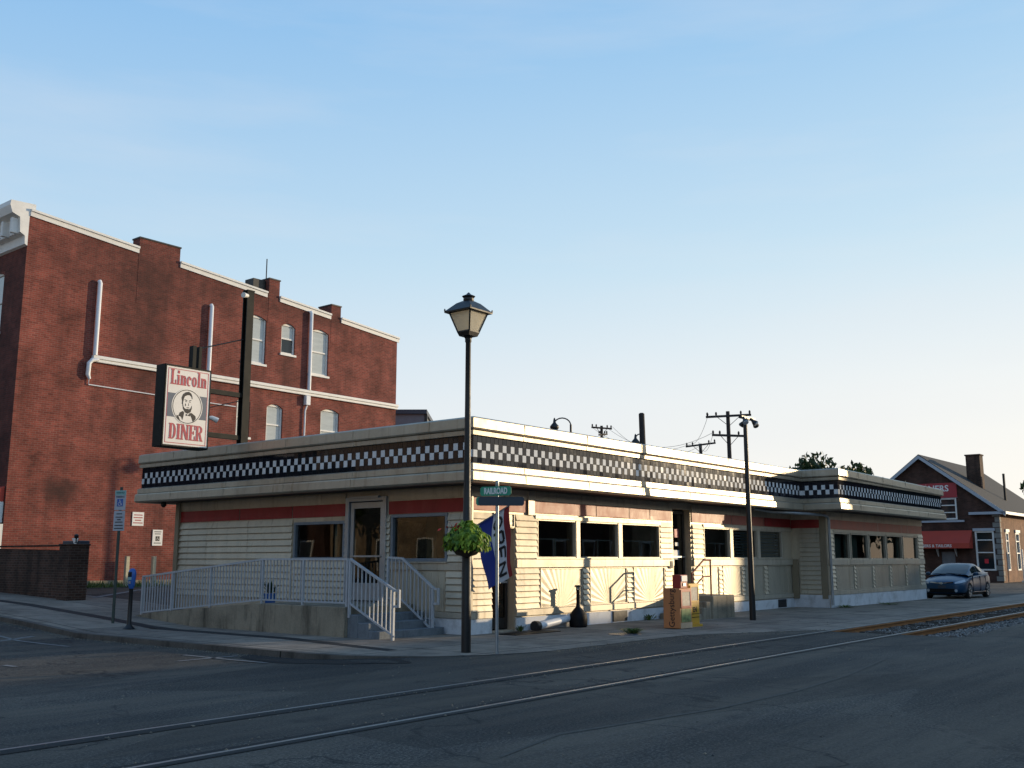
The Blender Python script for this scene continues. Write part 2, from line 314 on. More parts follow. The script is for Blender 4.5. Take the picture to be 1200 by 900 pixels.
# ------------------------------------------------------------------ mesh builder
class MB:
    def __init__(s): s.v = []; s.f = []; s.m = []
    def add(s, vs, fs, m=0):
        o = len(s.v); s.v += [tuple(x) for x in vs]
        for f in fs: s.f.append(tuple(i+o for i in f)); s.m.append(m)
        return s
    def quad(s, a, b, c, d, m=0): return s.add([a, b, c, d], [(0, 1, 2, 3)], m)
    def poly(s, pts, m=0): return s.add(pts, [tuple(range(len(pts)))], m)
    def box(s, x0, x1, y0, y1, z0, z1, m=0, P=None):
        vs = [(x, y, z) for z in (z0, z1) for y in (y0, y1) for x in (x0, x1)]
        if P: vs = [P(*q) for q in vs]
        return s.add(vs, [(0, 2, 3, 1), (4, 5, 7, 6), (0, 1, 5, 4), (2, 6, 7, 3), (0, 4, 6, 2), (1, 3, 7, 5)], m)
    def obox(s, c, ax, ay, az, m=0):   # box by centre and half axes
        c = Vector(c); ax, ay, az = Vector(ax), Vector(ay), Vector(az)
        vs = [c+ax*i+ay*j+az*k for k in (-1, 1) for j in (-1, 1) for i in (-1, 1)]
        return s.add(vs, [(0, 2, 3, 1), (4, 5, 7, 6), (0, 1, 5, 4), (2, 6, 7, 3), (0, 4, 6, 2), (1, 3, 7, 5)], m)
    def bar(s, p, q, a, b=None, m=0, up=(0, 0, 1)):  # square bar p->q
        p, q = Vector(p), Vector(q); d = (q-p); l = d.length; d.normalize(); b = b or a
        u = Vector(up)
        if abs(d.dot(u)) > .95: u = Vector((1, 0, 0))
        x = d.cross(u).normalized(); y = x.cross(d)
        return s.obox((p+q)/2, d*l/2, x*a/2, y*b/2, m)
    def tube(s, pts, r, n=10, m=0, caps=True):
        pts = [Vector(p) for p in pts]; k = len(pts); rs = r if isinstance(r, (list, tuple)) else [r]*k
        rings = []
        x = None
        for i, p in enumerate(pts):
            d = (pts[min(i+1, k-1)]-pts[max(i-1, 0)]).normalized()
            if x is None:
                t = Vector((0, 0, 1)) if abs(d.z) < .9 else Vector((1, 0, 0)); x = d.cross(t).normalized()
            else: x = (x-d*x.dot(d)).normalized()
            y = d.cross(x); rings.append([p+(x*math.cos(2*math.pi*j/n)+y*math.sin(2*math.pi*j/n))*rs[i] for j in range(n)])
        vs = [q for g in rings for q in g]; fs = []
        for i in range(k-1):
            for j in range(n): fs.append((i*n+j, i*n+(j+1) % n, (i+1)*n+(j+1) % n, (i+1)*n+j))
        if caps: fs += [tuple(range(n))[::-1], tuple((k-1)*n+j for j in range(n))]
        return s.add(vs, fs, m)
    def lathe(s, prof, n=16, c=(0, 0, 0), m=0):
        vs = []; fs = []
        for (r, z) in prof:
            for j in range(n): vs.append((c[0]+r*math.cos(2*math.pi*j/n), c[1]+r*math.sin(2*math.pi*j/n), c[2]+z))
        for i in range(len(prof)-1):
            for j in range(n): fs.append((i*n+j, i*n+(j+1) % n, (i+1)*n+(j+1) % n, (i+1)*n+j))
        fs += [tuple(range(n))[::-1], tuple((len(prof)-1)*n+j for j in range(n))]
        return s.add(vs, fs, m)
    def prism(s, pts, off, m=0):       # polygon pts extruded by vector off
        k = len(pts); pts = [Vector(p) for p in pts]; off = Vector(off)
        vs = pts+[p+off for p in pts]
        fs = [tuple(range(k))[::-1], tuple(range(k, 2*k))]+[(i, (i+1) % k, k+(i+1) % k, k+i) for i in range(k)]
        return s.add(vs, fs, m)
    def build(s, name, mats, parent=None, smooth=False, bevel=0, recalc=True, ang=40, loc=None, rot=None):
        me = bpy.data.meshes.new(name)
        me.from_pydata(s.v, [], s.f)
        mats = mats if isinstance(mats, (list, tuple)) else [mats]
        for x in mats: me.materials.append(x)
        if len(mats) > 1: me.polygons.foreach_set('material_index', s.m)
        if recalc:
            bm = bmesh.new(); bm.from_mesh(me); bmesh.ops.recalc_face_normals(bm, faces=bm.faces); bm.to_mesh(me); bm.free()
        if smooth:
            me.polygons.foreach_set('use_smooth', [True]*len(me.polygons))
            try: me.set_sharp_from_angle(angle=R(ang))
            except Exception: pass
        o = bpy.data.objects.new(name, me); COL.objects.link(o)
        if parent: o.parent = parent
        if loc is not None: o.location = loc
        if rot is not None: o.rotation_euler = (0, 0, rot)
        if bevel:
            b = o.modifiers.new('bevel', 'BEVEL'); b.width = bevel; b.segments = 2; b.limit_method = 'ANGLE'; b.angle_limit = R(50)
        return o
def tag(o, label, cat, group=None, kind=None):
    if label: o['label'] = label
    if cat: o['category'] = cat
    if group: o['group'] = group
    if kind: o['kind'] = kind
    return o
def thing(name, label, cat, loc=(0, 0, 0), rot=ROT, group=None):
    o = bpy.data.objects.new(name, None); o.empty_display_size = .2; COL.objects.link(o)
    o.location = loc; o.rotation_euler = (0, 0, rot)
    return tag(o, label, cat, group)
def struct(o): o['kind'] = 'structure'; return o
def inst(src, parent=None, loc=None, rot=None):
    c = src.copy(); COL.objects.link(c); c.parent = parent
    if loc is not None: c.location = loc
    if rot is not None: c.rotation_euler = (0, 0, rot)
    return c
def textmesh(name, s, size, mat, parent, loc, rot, xs=1.0, off=0.0, align='CENTER', depth=.002):
    cu = bpy.data.curves.new(name, 'FONT'); cu.body = s; cu.size = size; cu.align_x = align; cu.align_y = 'CENTER'
    cu.extrude = depth; cu.offset = off; cu.resolution_u = 4
    o = bpy.data.objects.new(name, cu); COL.objects.link(o)
    dg = bpy.context.evaluated_depsgraph_get()
    me = bpy.data.meshes.new_from_object(o.evaluated_get(dg)); me.name = name
    bpy.data.objects.remove(o); me.materials.clear(); me.materials.append(mat)
    q = bpy.data.objects.new(name, me); COL.objects.link(q); q.parent = parent
    q.location = loc; q.rotation_euler = rot; q.scale = (xs, 1, 1)
    return q
X90 = R(90)

# ------------------------------------------------------------------ ground
ROOT0 = L(0, 0)
def gp(u, wp, z=None):     # local (x,y,z) of a ground point; wp follows the slight skew of the rails
    w = wp-.01*u if abs(u) < 160 else wp
    return (u, -w, road_z(u, w) if z is None else z)
def build_ground():
    us = [-700, -200, -90, -50, -30, -22, -16, -12, -9, -7, -6, -5.3]+[-4.95+.25*i for i in range(20)]+[.5, 2, 4, 6, 10, 16, 22, 30, 40, 60, 90, 150, 300, 700]
    ws = [-700, -200, -90, -60, -40, -30, -21, -17, -13.6, -11, -9.3, -8, -7, -4, -2, -1, 0, .2, .5, .8, 1.2, 1.6, 2, 2.4, 2.8, 3.2, 3.6, 5.47, 6.3, 8.3, 11, 14, 18, 25, 40, 90, 200, 700]
    b = MB()
    for i, (u0, u1) in enumerate(zip(us, us[1:])):
        for w0, w1 in zip(ws, ws[1:]):
            if 6 <= u0 < 150 and 5.47 <= w0 < 8.3: continue
            b.quad(gp(u0, w0), gp(u1, w0), gp(u1, w1), gp(u0, w1))
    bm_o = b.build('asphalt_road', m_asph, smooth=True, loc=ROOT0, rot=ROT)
    bmm = bmesh.new(); bmm.from_mesh(bm_o.data); bmesh.ops.remove_doubles(bmm, verts=bmm.verts, dist=.001)
    bmesh.ops.recalc_face_normals(bmm, faces=bmm.faces); bmm.to_mesh(bm_o.data); bmm.free()
    struct(bm_o)
build_ground()

# trench with ballast
b = MB(); TU = [6+.14*i for i in range(int(34/.14))]+[40, 45, 50, 60, 80, 100, 120, 150]; TW = [5.47+2.83*i/26 for i in range(27)]
def bz(u, wp):
    edge = min(2*(wp-5.47)+.05, 8.3-wp)
    z = lerp(-.02, -.15, sm(0, .35, edge)) if edge < .35 else -.15
    if wp > 7.3: z = lerp(-.15, -.03, sm(7.3, 8.0, wp))
    if u < 6.3: z = lerp(-.02, z, sm(6, 6.3, u))
    return z + .035*noise.noise(Vector((u*3.1, wp*3.1, 0))) + .02*noise.noise(Vector((u*9, wp*9, 4)))
grid = [[gp(u, w, bz(u, w)) for w in TW] for u in TU]
vs = [p for r_ in grid for p in r_]; n = len(TW)
b.add(vs, [(i*n+j, (i+1)*n+j, (i+1)*n+j+1, i*n+j+1) for i in range(len(TU)-1) for j in range(n-1)])
tag(b.build('ballast_bed', m_ball, smooth=True, ang=180, loc=ROOT0, rot=ROT), None, None, kind='structure')
b = MB()
for k in range(7000):
    u = 6.1+28*rnd.random()**1.5; wp = rnd.uniform(5.62, 8.25) if rnd.random() < .6 else rnd.uniform(7.15, 8.45)
    if abs(wp-5.56) < .08 or abs(wp-7.1) < .08: continue
    x, y, _ = gp(u, wp); z = bz(u, wp)+.01; r_ = rnd.uniform(.018, .045)
    q = Euler((rnd.random()*6, rnd.random()*6, rnd.random()*6)).to_matrix()
    pts = [q @ Vector(p)*r_ for p in ((1.2, 0, 0), (-1, .3, .2), (0, 1, 0), (.1, -1, .1), (0, .1, .9), (0, 0, -.8))]
    b.add([(x+p.x, y+p.y, z+p.z) for p in pts], [(0, 2, 4), (2, 1, 4), (1, 3, 4), (3, 0, 4), (2, 0, 5), (1, 2, 5), (3, 1, 5), (0, 3, 5)])
tag(b.build('ballast', m_stone, loc=ROOT0, rot=ROT), 'loose grey stone ballast between and beside the open rails', 'ballast', kind='stuff')

# ties
tie0 = None
for k in range(90):
    u = 6.45+.52*k
    if tie0 is None:
        tie0 = MB().box(-.11, .11, -1.25, .80, -.12, .04).build('railway_tie', m_tie, bevel=.012); o = tie0
    else: o = inst(tie0)
    p = L(u, 6.33-.01*u); o.location = (p.x, p.y, -.155+rnd.uniform(-.01, .012)); o.rotation_euler = (0, 0, ROT+rnd.uniform(-.01, .01))
    tag(o, 'dark timber tie lying in the ballast under the open rails', 'railway tie', 'ties of the open track')
# rails
for w0, lab in ((5.56, 'steel rail nearer the diner, flush in the road then open with rusty side'), (7.1, 'steel rail farther from the diner, its rusty side open beyond the crossing')):
    root = thing('railway_rail', lab, 'rail', L(0, w0))
    prof_head = [(-.046, -.03), (-.046, .004), (-.026, .016), (.026, .016), (.046, .004), (.046, -.03)]
    prof_web = [(-.07, -.17), (-.07, -.155), (-.012, -.135), (-.012, -.03), (.012, -.03), (.012, -.135), (.07, -.155), (.07, -.17)]
    for nm, pr, mt in (('rail_head', prof_head, [m_shine, m_rust, m_hdk]), ('rail_web', prof_web, [m_rust])):
        b = MB(); cuts = [-60, -30, -12, 0, 6, 20, 40, 80, 150]
        for u0, u1 in zip(cuts, cuts[1:]):
            a = [(u0, -(y-.01*u0), z) for y, z in pr]; c = [(u1, -(y-.01*u1), z) for y, z in pr]; k = len(pr)
            for i in range(k):
                j = (i+1) % k
                b.quad(a[i], a[j], c[j], c[i], 2 if (nm == 'rail_head' and i in (1, 3)) else 1 if (nm == 'rail_head' and i in (0, 4)) else 0)
        b.build(nm, mt, root)
    s = 1 if w0 < 6 else -1
    b = MB(); g0, g1 = .046, .17
    b.quad((-60, -(s*g0+.6), .006), (6.0, -(s*g0-.06), .006), (6.0, -(s*g1-.06), .006), (-60, -(s*g1+.6), .006))
    b.quad((-60, -(-s*.046+.6), .006), (6.0, -(-s*.046-.06), .006), (6.0, -(-s*.10-.06), .006), (-60, -(-s*.10+.6), .006)); b.build('flangeway', m_grv, root)
# sidewalk: one slab around the corner
outer = []; inner = []
def arc(c, r, a0, a1, k): return [(c[0]+r*math.cos(lerp(a0, a1, i/k)), c[1]+r*math.sin(lerp(a0, a1, i/k))) for i in range(k+1)]
w_ = -60
while w_ < -.01:
    outer.append((-4.95, w_)); inner.append((.3, w_)); w_ += 2.0 if w_ < -24 else 1.0
cor = [(-4.95, 0), (-4.93, .7), (-4.8, 1.4), (-4.5, 2.1), (-4.0, 2.75), (-3.3, 3.25), (-2.6, 3.52), (-2.0, 3.62)]
for i, p in enumerate(cor): outer.append(p); inner.append((.3, -.3))
for p in [(-1, 3.62), (.5, 3.6), (2.0, 3.6), (2.8, 3.62), (3.8, 3.95), (5, 4.6), (5.8, 5.1), (6.4, 5.42), (9, 5.395), (13, 5.355), (20, 5.285), (27, 5.215), (29, 5.195), (60, 4.885), (150, 3.98)]:
    outer.append(p); inner.append((max(p[0], .3), -.3 if p[0] < 28 else 3.3-.01*p[0]))
b = MB(); K = 5
def stp(p, q, t):
    u, w = lerp(p[0], q[0], t), lerp(p[1], q[1], t); return (u, -w, rise(w)+.006)
for i in range(len(outer)-1):
    for j in range(K):
        a, c = j/K, (j+1)/K
        b.quad(stp(outer[i], inner[i], a), stp(outer[i+1], inner[i+1], a), stp(outer[i+1], inner[i+1], c), stp(outer[i], inner[i], c))
struct(b.build('sidewalk', m_side, smooth=True, ang=60, loc=ROOT0, rot=ROT))
b = MB()
for i in range(len(outer)-1):
    if outer[i][0] > -2.05: break
    (u0, w0), (u1, w1) = outer[i], outer[i+1]
    d = Vector((u1-u0, w1-w0)).normalized(); nx, ny = -d.y, d.x
    if nx > 0: nx, ny = -nx, -ny
    if i >= len(outer)-16: pass
    # kerb stone: 15 cm wide, its top flush with the slab
    top0, top1 = rise(w0)+.010, rise(w1)+.010
    o0, o1 = (u0-.03, -w0), (u1-.03, -w1)
    i0, i1 = (u0+.13, -w0), (u1+.13, -w1)
    b.quad((*o0, top0), (*o1, top1), (*i1, top1), (*i0, top0))
    b.quad((o0[0]-.015, o0[1], top0-.3), (o1[0]-.015, o1[1], top1-.3), (*o1, top1), (*o0, top0))
struct(b.build('kerb', m_kerb, smooth=True, ang=30, loc=ROOT0, rot=ROT))
# dark repair strip in the sidewalk, patches, markings
def sheet(name, pts, mat, dz, kind='structure', zf=None, root=None):
    b = MB()
    if len(pts) == 4:
        k = max(2, int(max((Vector(pts[1])-Vector(pts[0])).length, (Vector(pts[2])-Vector(pts[3])).length)/1.0))
        for i in range(k):
            t, s = i/k, (i+1)/k
            q = [(lerp(pts[0][0], pts[1][0], t), lerp(pts[0][1], pts[1][1], t)), (lerp(pts[0][0], pts[1][0], s), lerp(pts[0][1], pts[1][1], s)),
                 (lerp(pts[3][0], pts[2][0], s), lerp(pts[3][1], pts[2][1], s)), (lerp(pts[3][0], pts[2][0], t), lerp(pts[3][1], pts[2][1], t))]
            b.poly([(u, -w, (zf or road_z)(u, w)+dz) for u, w in q])
    else: b.poly([(u, -w, (zf or road_z)(u, w)+dz) for u, w in pts])
    o = b.build(name, mat, loc=ROOT0, rot=ROT); o['kind'] = kind; return o
sw = lambda u, w: rise(w)+.006
sheet('sidewalk_repair_strip', [(-2.72, -30), (-2.85, -2.3), (-3.2, -2.3), (-3.1, -30)], m_patch, .004, zf=sw)
sheet('sidewalk_repair_strip', [(-2.85, -2.25), (-3.5, 1.4), (-3.75, 1.4), (-3.2, -2.25)], m_patch, .004, zf=sw)
OLD = [(-9.93, 9.1), (-8.73, 8.83), (-6.4, 9.2), (-4.4, 9.25), (-2.3, 9.1), (.3, 8.7), (3.5, 9.1), (6.5, 12), (3, 16), (-12, 16), (-13, 11)]
m_line2 = M('pale_seam_grit', (.075, .068, .058), .95, 0, .5, 14, dirt=.8, dirtcol=(.05, .045, .04))
b = MB(); pts = []
for i in range(40):
    a = 2*math.pi*i/40; rr = 1+.22*noise.noise(Vector((math.cos(a)*1.6, math.sin(a)*1.6, 3)))
    pts.append((-5.05+.70*rr*math.cos(a), 1.2+1.9*rr*math.sin(a)))
pts = [(min(u, -4.98) if w < .3 else min(u, -4.98+.16*(w-.3)**1.6), w) for u, w in pts]
sheet('asphalt_patch', pts, M('broken_black_asphalt', (.007, .007, .007), .95, 0, .5, 9, bs=30, bstr=1), .006)
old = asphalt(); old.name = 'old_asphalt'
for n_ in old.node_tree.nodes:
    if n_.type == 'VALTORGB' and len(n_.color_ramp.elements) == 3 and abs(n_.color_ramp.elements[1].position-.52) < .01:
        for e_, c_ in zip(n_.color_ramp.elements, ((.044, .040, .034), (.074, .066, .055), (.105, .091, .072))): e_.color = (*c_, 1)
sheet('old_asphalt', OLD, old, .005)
sheet('pavement_seam', [(u+.0, w) for u, w in OLD[:6]]+[(u-.05-.03*math.sin(i*2.1), w+.06) for i, (u, w) in list(enumerate(OLD[:6]))[::-1]], m_line2, .009)
for pts in ([(-6.15, -9.2), (-6.15, -5.0), (-6.24, -5.0), (-6.24, -9.2)], [(-5.6, -7.6), (-6.9, -7.0), (-6.95, -7.1), (-5.65, -7.7)],
            [(-5.75, -1.7), (-5.75, .7), (-5.84, .7), (-5.84, -1.7)], [(-5.3, -.75), (-6.5, -.75), (-6.5, -.85), (-5.3, -.85)],
            [(-8.6, -2.4), (-8.6, -2.0), (-8.7, -2.0), (-8.7, -2.4)]):
    sheet('road_marking', pts, m_line, .008)
for pts, mt in (([(-.1, -15.1), (5.6, -20.3), (5.5, -20.5), (-.2, -15.3)], m_line), ([(1.1, -12.0), (6.6, -15.6), (6.6, -15.8), (1.1, -12.2)], m_line),
            ([(3.0, -17.85), (4.4, -18.6), (4.35, -18.75), (2.95, -18.0)], m_line), ([(1.6, -14.2), (4.0, -12.1), (3.95, -12.0), (1.5, -14.1)], m_blue), ([(3.2, -16.0), (6.0, -13.2), (5.9, -13.1), (3.1, -15.9)], m_blue)):
    sheet('parking_lot_marking', pts, mt, .010)

# grit and dead leaves gathered along the kerb, the rails and the crossing's edge
b = MB()
for k in range(2600):
    t = rnd.random()
    if t < .4: w_ = rnd.uniform(-16, .3); u = -4.99-abs(rnd.gauss(0, .16)); z = road_z(u, w_)+.004
    elif t < .6: u = rnd.uniform(-2, 7); w_ = 3.7+abs(rnd.gauss(0, .35))+max(0, u-3)*.45; z = .008
    elif t < .8: u = rnd.uniform(-14, 6); w_ = rnd.choice((5.75, 6.9))+rnd.gauss(0, .12)-.01*u; z = .008
    else: u = rnd.uniform(-13, 10); w_ = rnd.uniform(2.5, 14); z = .008 if w_ > 3.8 else .02
    if t >= .8 and w_ < 4.2 and u > -3: z = .008
    if u < -3 and w_ < 3.2: z = road_z(u, w_)+.004
    r_ = rnd.uniform(.006, .02); q = rnd.random()*6
    p = [(u+r_*math.cos(q+i*2.1)*(1+.4*(i == 0)), -(w_+r_*math.sin(q+i*2.1)), z) for i in range(3)]
    b.add(p+[(u, -w_, z+r_*.7)], [(0, 1, 3), (1, 2, 3), (2, 0, 3)])
tag(b.build('road_grit', leafmat('road_grit', (.05, .045, .04), (.24, .20, .14), 0), recalc=False, loc=ROOT0, rot=ROT), 'loose grit and leaf litter along kerb and rails', 'grit', kind='stuff')
# ------------------------------------------------------------------ diner
diner = thing('diner', 'long low stainless diner with black and white checkered tile fascia', 'diner', ROOT0)
PR = lambda a, d, z: (a, -d, z)                  # right facade, a along the tracks
PL_ = lambda a, d, z: (-d, -a, z)                # left facade, a = w (negative)
PB = lambda a, d, z: (a, -1.28-d, z)             # front of the projecting end
BU = 16.75                                       # where the projecting end starts
PS = lambda a, d, z: (BU-d, -a, z)               # its side wall, a = w 0..1.28
def wall(mb, P, a0, a1, z0, z1, holes, rev=.12, m=0):
    As = sorted({a0, a1, *[h[0] for h in holes], *[h[1] for h in holes]}); Zs = sorted({z0, z1, *[h[2] for h in holes], *[h[3] for h in holes]})
    for x0, x1 in zip(As, As[1:]):
        for y0, y1 in zip(Zs, Zs[1:]):
            cx, cy = (x0+x1)/2, (y0+y1)/2
            if any(h[0] < cx < h[1] and h[2] < cy < h[3] for h in holes): continue
            mb.quad(P(x0, 0, y0), P(x1, 0, y0), P(x1, 0, y1), P(x0, 0, y1), m)
    for h in holes:
        c = [(h[0], h[2]), (h[1], h[2]), (h[1], h[3]), (h[0], h[3])]
        for i in range(4):
            p, q = c[i], c[(i+1) % 4]
            mb.quad(P(p[0], 0, p[1]), P(q[0], 0, q[1]), P(q[0], -rev, q[1]), P(p[0], -rev, p[1]), m)
def siding(P, a0, a1, z0, z1, pitch=.142, root=diner, mat=m_sid):
    b = MB(); k = max(1, round((z1-z0)/pitch)); h = (z1-z0)/k
    for i in range(k):
        zb, zt = z0+i*h, z0+(i+1)*h
        pr = [(.004, zb), (.05, zb+.004), (.052, zb+.014), (.012, zt), (.004, zt)]
        j = rnd.uniform(-.002, .002)
        pts = [P(a0, d+j, z) for d, z in pr]; off = Vector(P(a1, 0, 0))-Vector(P(a0, 0, 0))
        b.prism(pts, off)
    return b.build('siding_panel', mat, root)
def fan(P, a0, a1, z0, z1, n=15, root=diner):
    fr = MB()
    for x0, x1, y0, y1 in ((a0, a1, z0, z0+.02), (a0, a1, z1-.02, z1), (a0, a0+.02, z0+.02, z1-.02), (a1-.02, a1, z0+.02, z1-.02)): fr.box(x0, x1, .004, .04, y0, y1, P=P)
    f = fr.build('sunburst_panel', m_belt, root)
    b = MB(); x0, x1, y0, y1 = a0+.02, a1-.02, z0+.02, z1-.02; cx = (x0+x1)/2; c = (cx, y0)
    W_, H_ = (x1-x0)/2, y1-y0; per = []
    for i in range(2*n+1):
        t = math.pi*(i/(2*n)); dx, dz = -math.cos(t), math.sin(t)
        s = min(W_/abs(dx) if abs(dx) > 1e-6 else 1e9, H_/dz if dz > 1e-6 else 1e9)
        per.append((cx+dx*s, y0+dz*s, i % 2))
    # corners must be kept
    ext = []
    for i in range(len(per)-1):
        p, q = per[i], per[i+1]
        ex = [p, q]
        for corner in ((x0, y1), (x1, y1)):
            if abs(p[0]-q[0]) > 1e-6 and abs(p[1]-q[1]) > 1e-6 and min(p[0], q[0])-1e-6 <= corner[0] <= max(p[0], q[0])+1e-6 and abs(corner[1]-max(p[1], q[1])) < 1e-6: ex = [p, (corner[0], corner[1], .5), q]
        b.poly([P(c[0], .016, c[1])]+[P(e[0], .014+.0042*e[2], e[1]) for e in ex])
    b.build('sunburst_pleats', m_fan, f)
    return f
def window(P, a0, a1, z0, z1, fr=.05, mat=m_belt, glass=m_glass, root=diner, dep=.05, mull=0):
    b = MB()
    for x0, x1, y0, y1 in ((a0, a1, z0, z0+fr), (a0, a1, z1-fr, z1), (a0, a0+fr, z0+fr, z1-fr), (a1-fr, a1, z0+fr, z1-fr)): b.box(x0, x1, -dep-.02, .03, y0, y1, P=P)
    for i in range(mull):
        x = lerp(a0, a1, (i+1)/(mull+1)); b.box(x-fr/2, x+fr/2, -dep-.02, .02, z0+fr, z1-fr, P=P)
    w = b.build('window', mat, root, bevel=.004)
    g = MB().quad(P(a0+fr, -dep, z0+fr), P(a1-fr, -dep, z0+fr), P(a1-fr, -dep, z1-fr), P(a0+fr, -dep, z1-fr)).build('pane', glass, w, recalc=False)
    return w
def pbox(name, P, a0, a1, d0, d1, z0, z1, mat, root=diner, bevel=0):
    return MB().box(a0, a1, d0, d1, z0, z1, P=P).build(name, mat, root, bevel=bevel)
SO = 3.2   # soffit height
WL = -11.1
# core walls with openings
winR = [(2.4, 3.95), (4.11, 5.85), (6.03, 7.95), (10.5, 12.14), (12.34, 14.04), (14.24, 15.95)]
winL = [(-5.9, -3.98, 1.58, 2.52), (-2.40, -.62, 1.55, 2.62)]
winB = [(17.26, 18.7), (18.82, 20.5), (20.62, 22.34), (22.46, 24.18), (24.3, 26.1)]
b = MB(); wall(b, PR, 0, BU, 0, SO, [(a, c, 1.63, 2.53) for a, c in winR]+[(.76, 1.57, .04, 2.3), (8.72, 9.74, .62, 3.02)], .25); b.build('wall', m_sid, diner)
b = MB(); wall(b, PL_, WL, 0, 0, SO, [w for w in winL]+[(-3.9, -2.56, .62, 3.02)], .14); b.build('wall', m_sid, diner)
b = MB(); wall(b, PB, BU, 26.8, 0, SO, [(a, c, 1.60, 2.5) for a, c in winB], .12); b.build('wall', m_sid, diner)
b = MB(); wall(b, PS, 0, 1.28, 0, SO, []); b.quad((26.8, -1.28, 0), (26.8, 11.1, 0), (26.8, 11.1, SO), (26.8, -1.28, SO)); b.quad((0, 11.1, 0), (26.8, 11.1, 0), (26.8, 11.1, SO), (0, 11.1, SO)); b.build('wall', m_sid, diner)
# interior
b = MB().box(.3, 26.3, .27, 10.8, .54, .6).box(16.9, 26.3, -1.1, .268, .54, .6).build('interior_floor', m_infl, diner)
b = MB(); b.box(.3, 16.5, 4.6, 4.7, .6, 3.15); b.box(10.0, 10.1, .3, 4.5, .6, 3.15); b.box(16.9, 26.5, 2.0, 2.1, .6, 3.15); b.box(.3, 26.3, .27, 10.8, 3.16, 3.19); b.box(16.9, 26.3, -1.1, .268, 3.16, 3.19); b.build('interior_wall', m_in, diner)
for a, c in winR[:5]:
    x = lerp(a, c, .58)
    b = MB(); b.bar((x, .14, 1.45), (x, .14, 2.1), .04); b.bar((a+.05, .14, 2.08), (c-.05, .14, 2.08), .025); b.build('booth_rail', m_alu, diner)
for a, c in winR[:5]:
    b = MB(); xm = (a+c)/2
    b.box(xm-.07, xm+.07, .35, 1.7, .6, 1.62); b.build('booth_back', m_boxred, diner, bevel=.03)
MB().box(1.7, 1.95, 2.55, 2.9, .6, 3.15).build('interior_column', M('tan_column', (.42, .34, .24), .6), diner)
MB().box(2.2, 4.2, 1.9, 2.0, .6, 2.7).build('partition', m_boxred, diner); MB().box(2.3, 4.4, 4.50, 4.56, 1.45, 2.55).build('reflection_panel', M('painted_reflection', (.40, .42, .34), .6, 0, .9, 2.2), diner)  # pale back panel painted as the bright street reflection in the window
MB().box(1.2, 9.5, 4.50, 4.56, 2.75, 3.0).build('menu_board', m_white, diner); MB().box(4.9, 8.4, 4.47, 4.56, 1.5, 2.5).build('shelf_back', M('stainless_back', (.25, .25, .24), .4, .6, .5, 3), diner)
MB().box(3.2, 9.5, 3.0, 3.6, .6, 1.65).build('counter', m_belt, diner)
for x, y in ((1.2, 1.2), (1.3, 3.6), (3.6, 1.2), (5.2, 1.2), (7.0, 1.2), (11.3, 1.2), (13.2, 1.2)): MB().lathe([(.01, 3.14), (.012, 2.75), (.05, 2.72), (.14, 2.58), (.13, 2.57)], 12, (x, y, 0)).build('pendant_lamp', m_trimw, diner, smooth=True)
# foundations
for P, a0, a1, z1, hs in ((PR, 0, .74, .33, None), (PR, 1.59, BU, .30, None), (PL_, -2.3, 0, .33, None), (PB, BU, 26.8, .42, None), (PS, 0, 1.28, .42, None)):
    pbox('foundation', P, a0, a1-(.02 if P is PS else 0), .003, .035, -.1, z1, m_found)
for a0, a1 in ((5.5, 6.2), (15.4, 16.05)):
    pbox('foundation_vent', PR, a0, a1, .037, .045, .03, .29, m_ink)
# base trim, belt, head band, red band
def bands(P, segs, red, zoff=0):
    for a0, a1 in segs:
        pbox('base_trim', P, a0, a1, .004, .055, .33+zoff, .47+zoff, m_belt, bevel=.006)
        pbox('belt_band', P, a0, a1, .004, .062, 1.41, 1.60, m_belt, bevel=.008)
bands(PR, [(0, .74), (1.59, 8.66), (9.80, BU)], m_redw)
for a0, a1 in ((BU, 26.8),): bands(PB, [(a0, a1)], m_redw, .09)
pbox('belt_band', PL_, -2.45, -.04, .004, .05, 1.36, 1.52, m_belt, bevel=.008)
pbox('base_trim', PL_, -2.30, -.04, .004, .05, .34, .46, m_belt, bevel=.006)
def wavy(P, a0, a1, z0, z1, mat, d=.022, amp=.006):
    b = MB(); k = max(4, int((a1-a0)/.12)); zs = [z0, z0+.02, lerp(z0, z1, .35), lerp(z0, z1, .7), z1-.02, z1]
    f = lambda a, z: d+amp*noise.noise(Vector((a*1.9, z*4, z0+a0)))*(0 if z in (z0, z1) else 1)
    for i in range(k):
        x0, x1 = lerp(a0, a1, i/k), lerp(a0, a1, (i+1)/k)
        for y0, y1 in zip(zs, zs[1:]): b.quad(P(x0, f(x0, y0), y0), P(x1, f(x1, y0), y0), P(x1, f(x1, y1), y1), P(x0, f(x0, y1), y1))
    for y in (z0, z1): b.quad(P(a0, .002, y), P(a1, .002, y), P(a1, d, y), P(a0, d, y))
    return b.build('red_band', mat, diner, smooth=True)
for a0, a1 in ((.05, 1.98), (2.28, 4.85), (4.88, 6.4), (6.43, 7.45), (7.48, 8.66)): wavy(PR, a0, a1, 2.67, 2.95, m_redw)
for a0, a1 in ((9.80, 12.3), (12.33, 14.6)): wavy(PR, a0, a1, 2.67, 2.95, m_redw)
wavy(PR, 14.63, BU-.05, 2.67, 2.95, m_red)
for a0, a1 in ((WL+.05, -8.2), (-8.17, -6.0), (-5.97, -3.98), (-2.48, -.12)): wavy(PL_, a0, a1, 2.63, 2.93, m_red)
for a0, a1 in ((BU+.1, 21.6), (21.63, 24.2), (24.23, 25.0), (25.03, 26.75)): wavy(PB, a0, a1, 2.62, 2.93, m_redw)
wavy(PS, .02, 1.2, 2.65, 2.93, m_red)
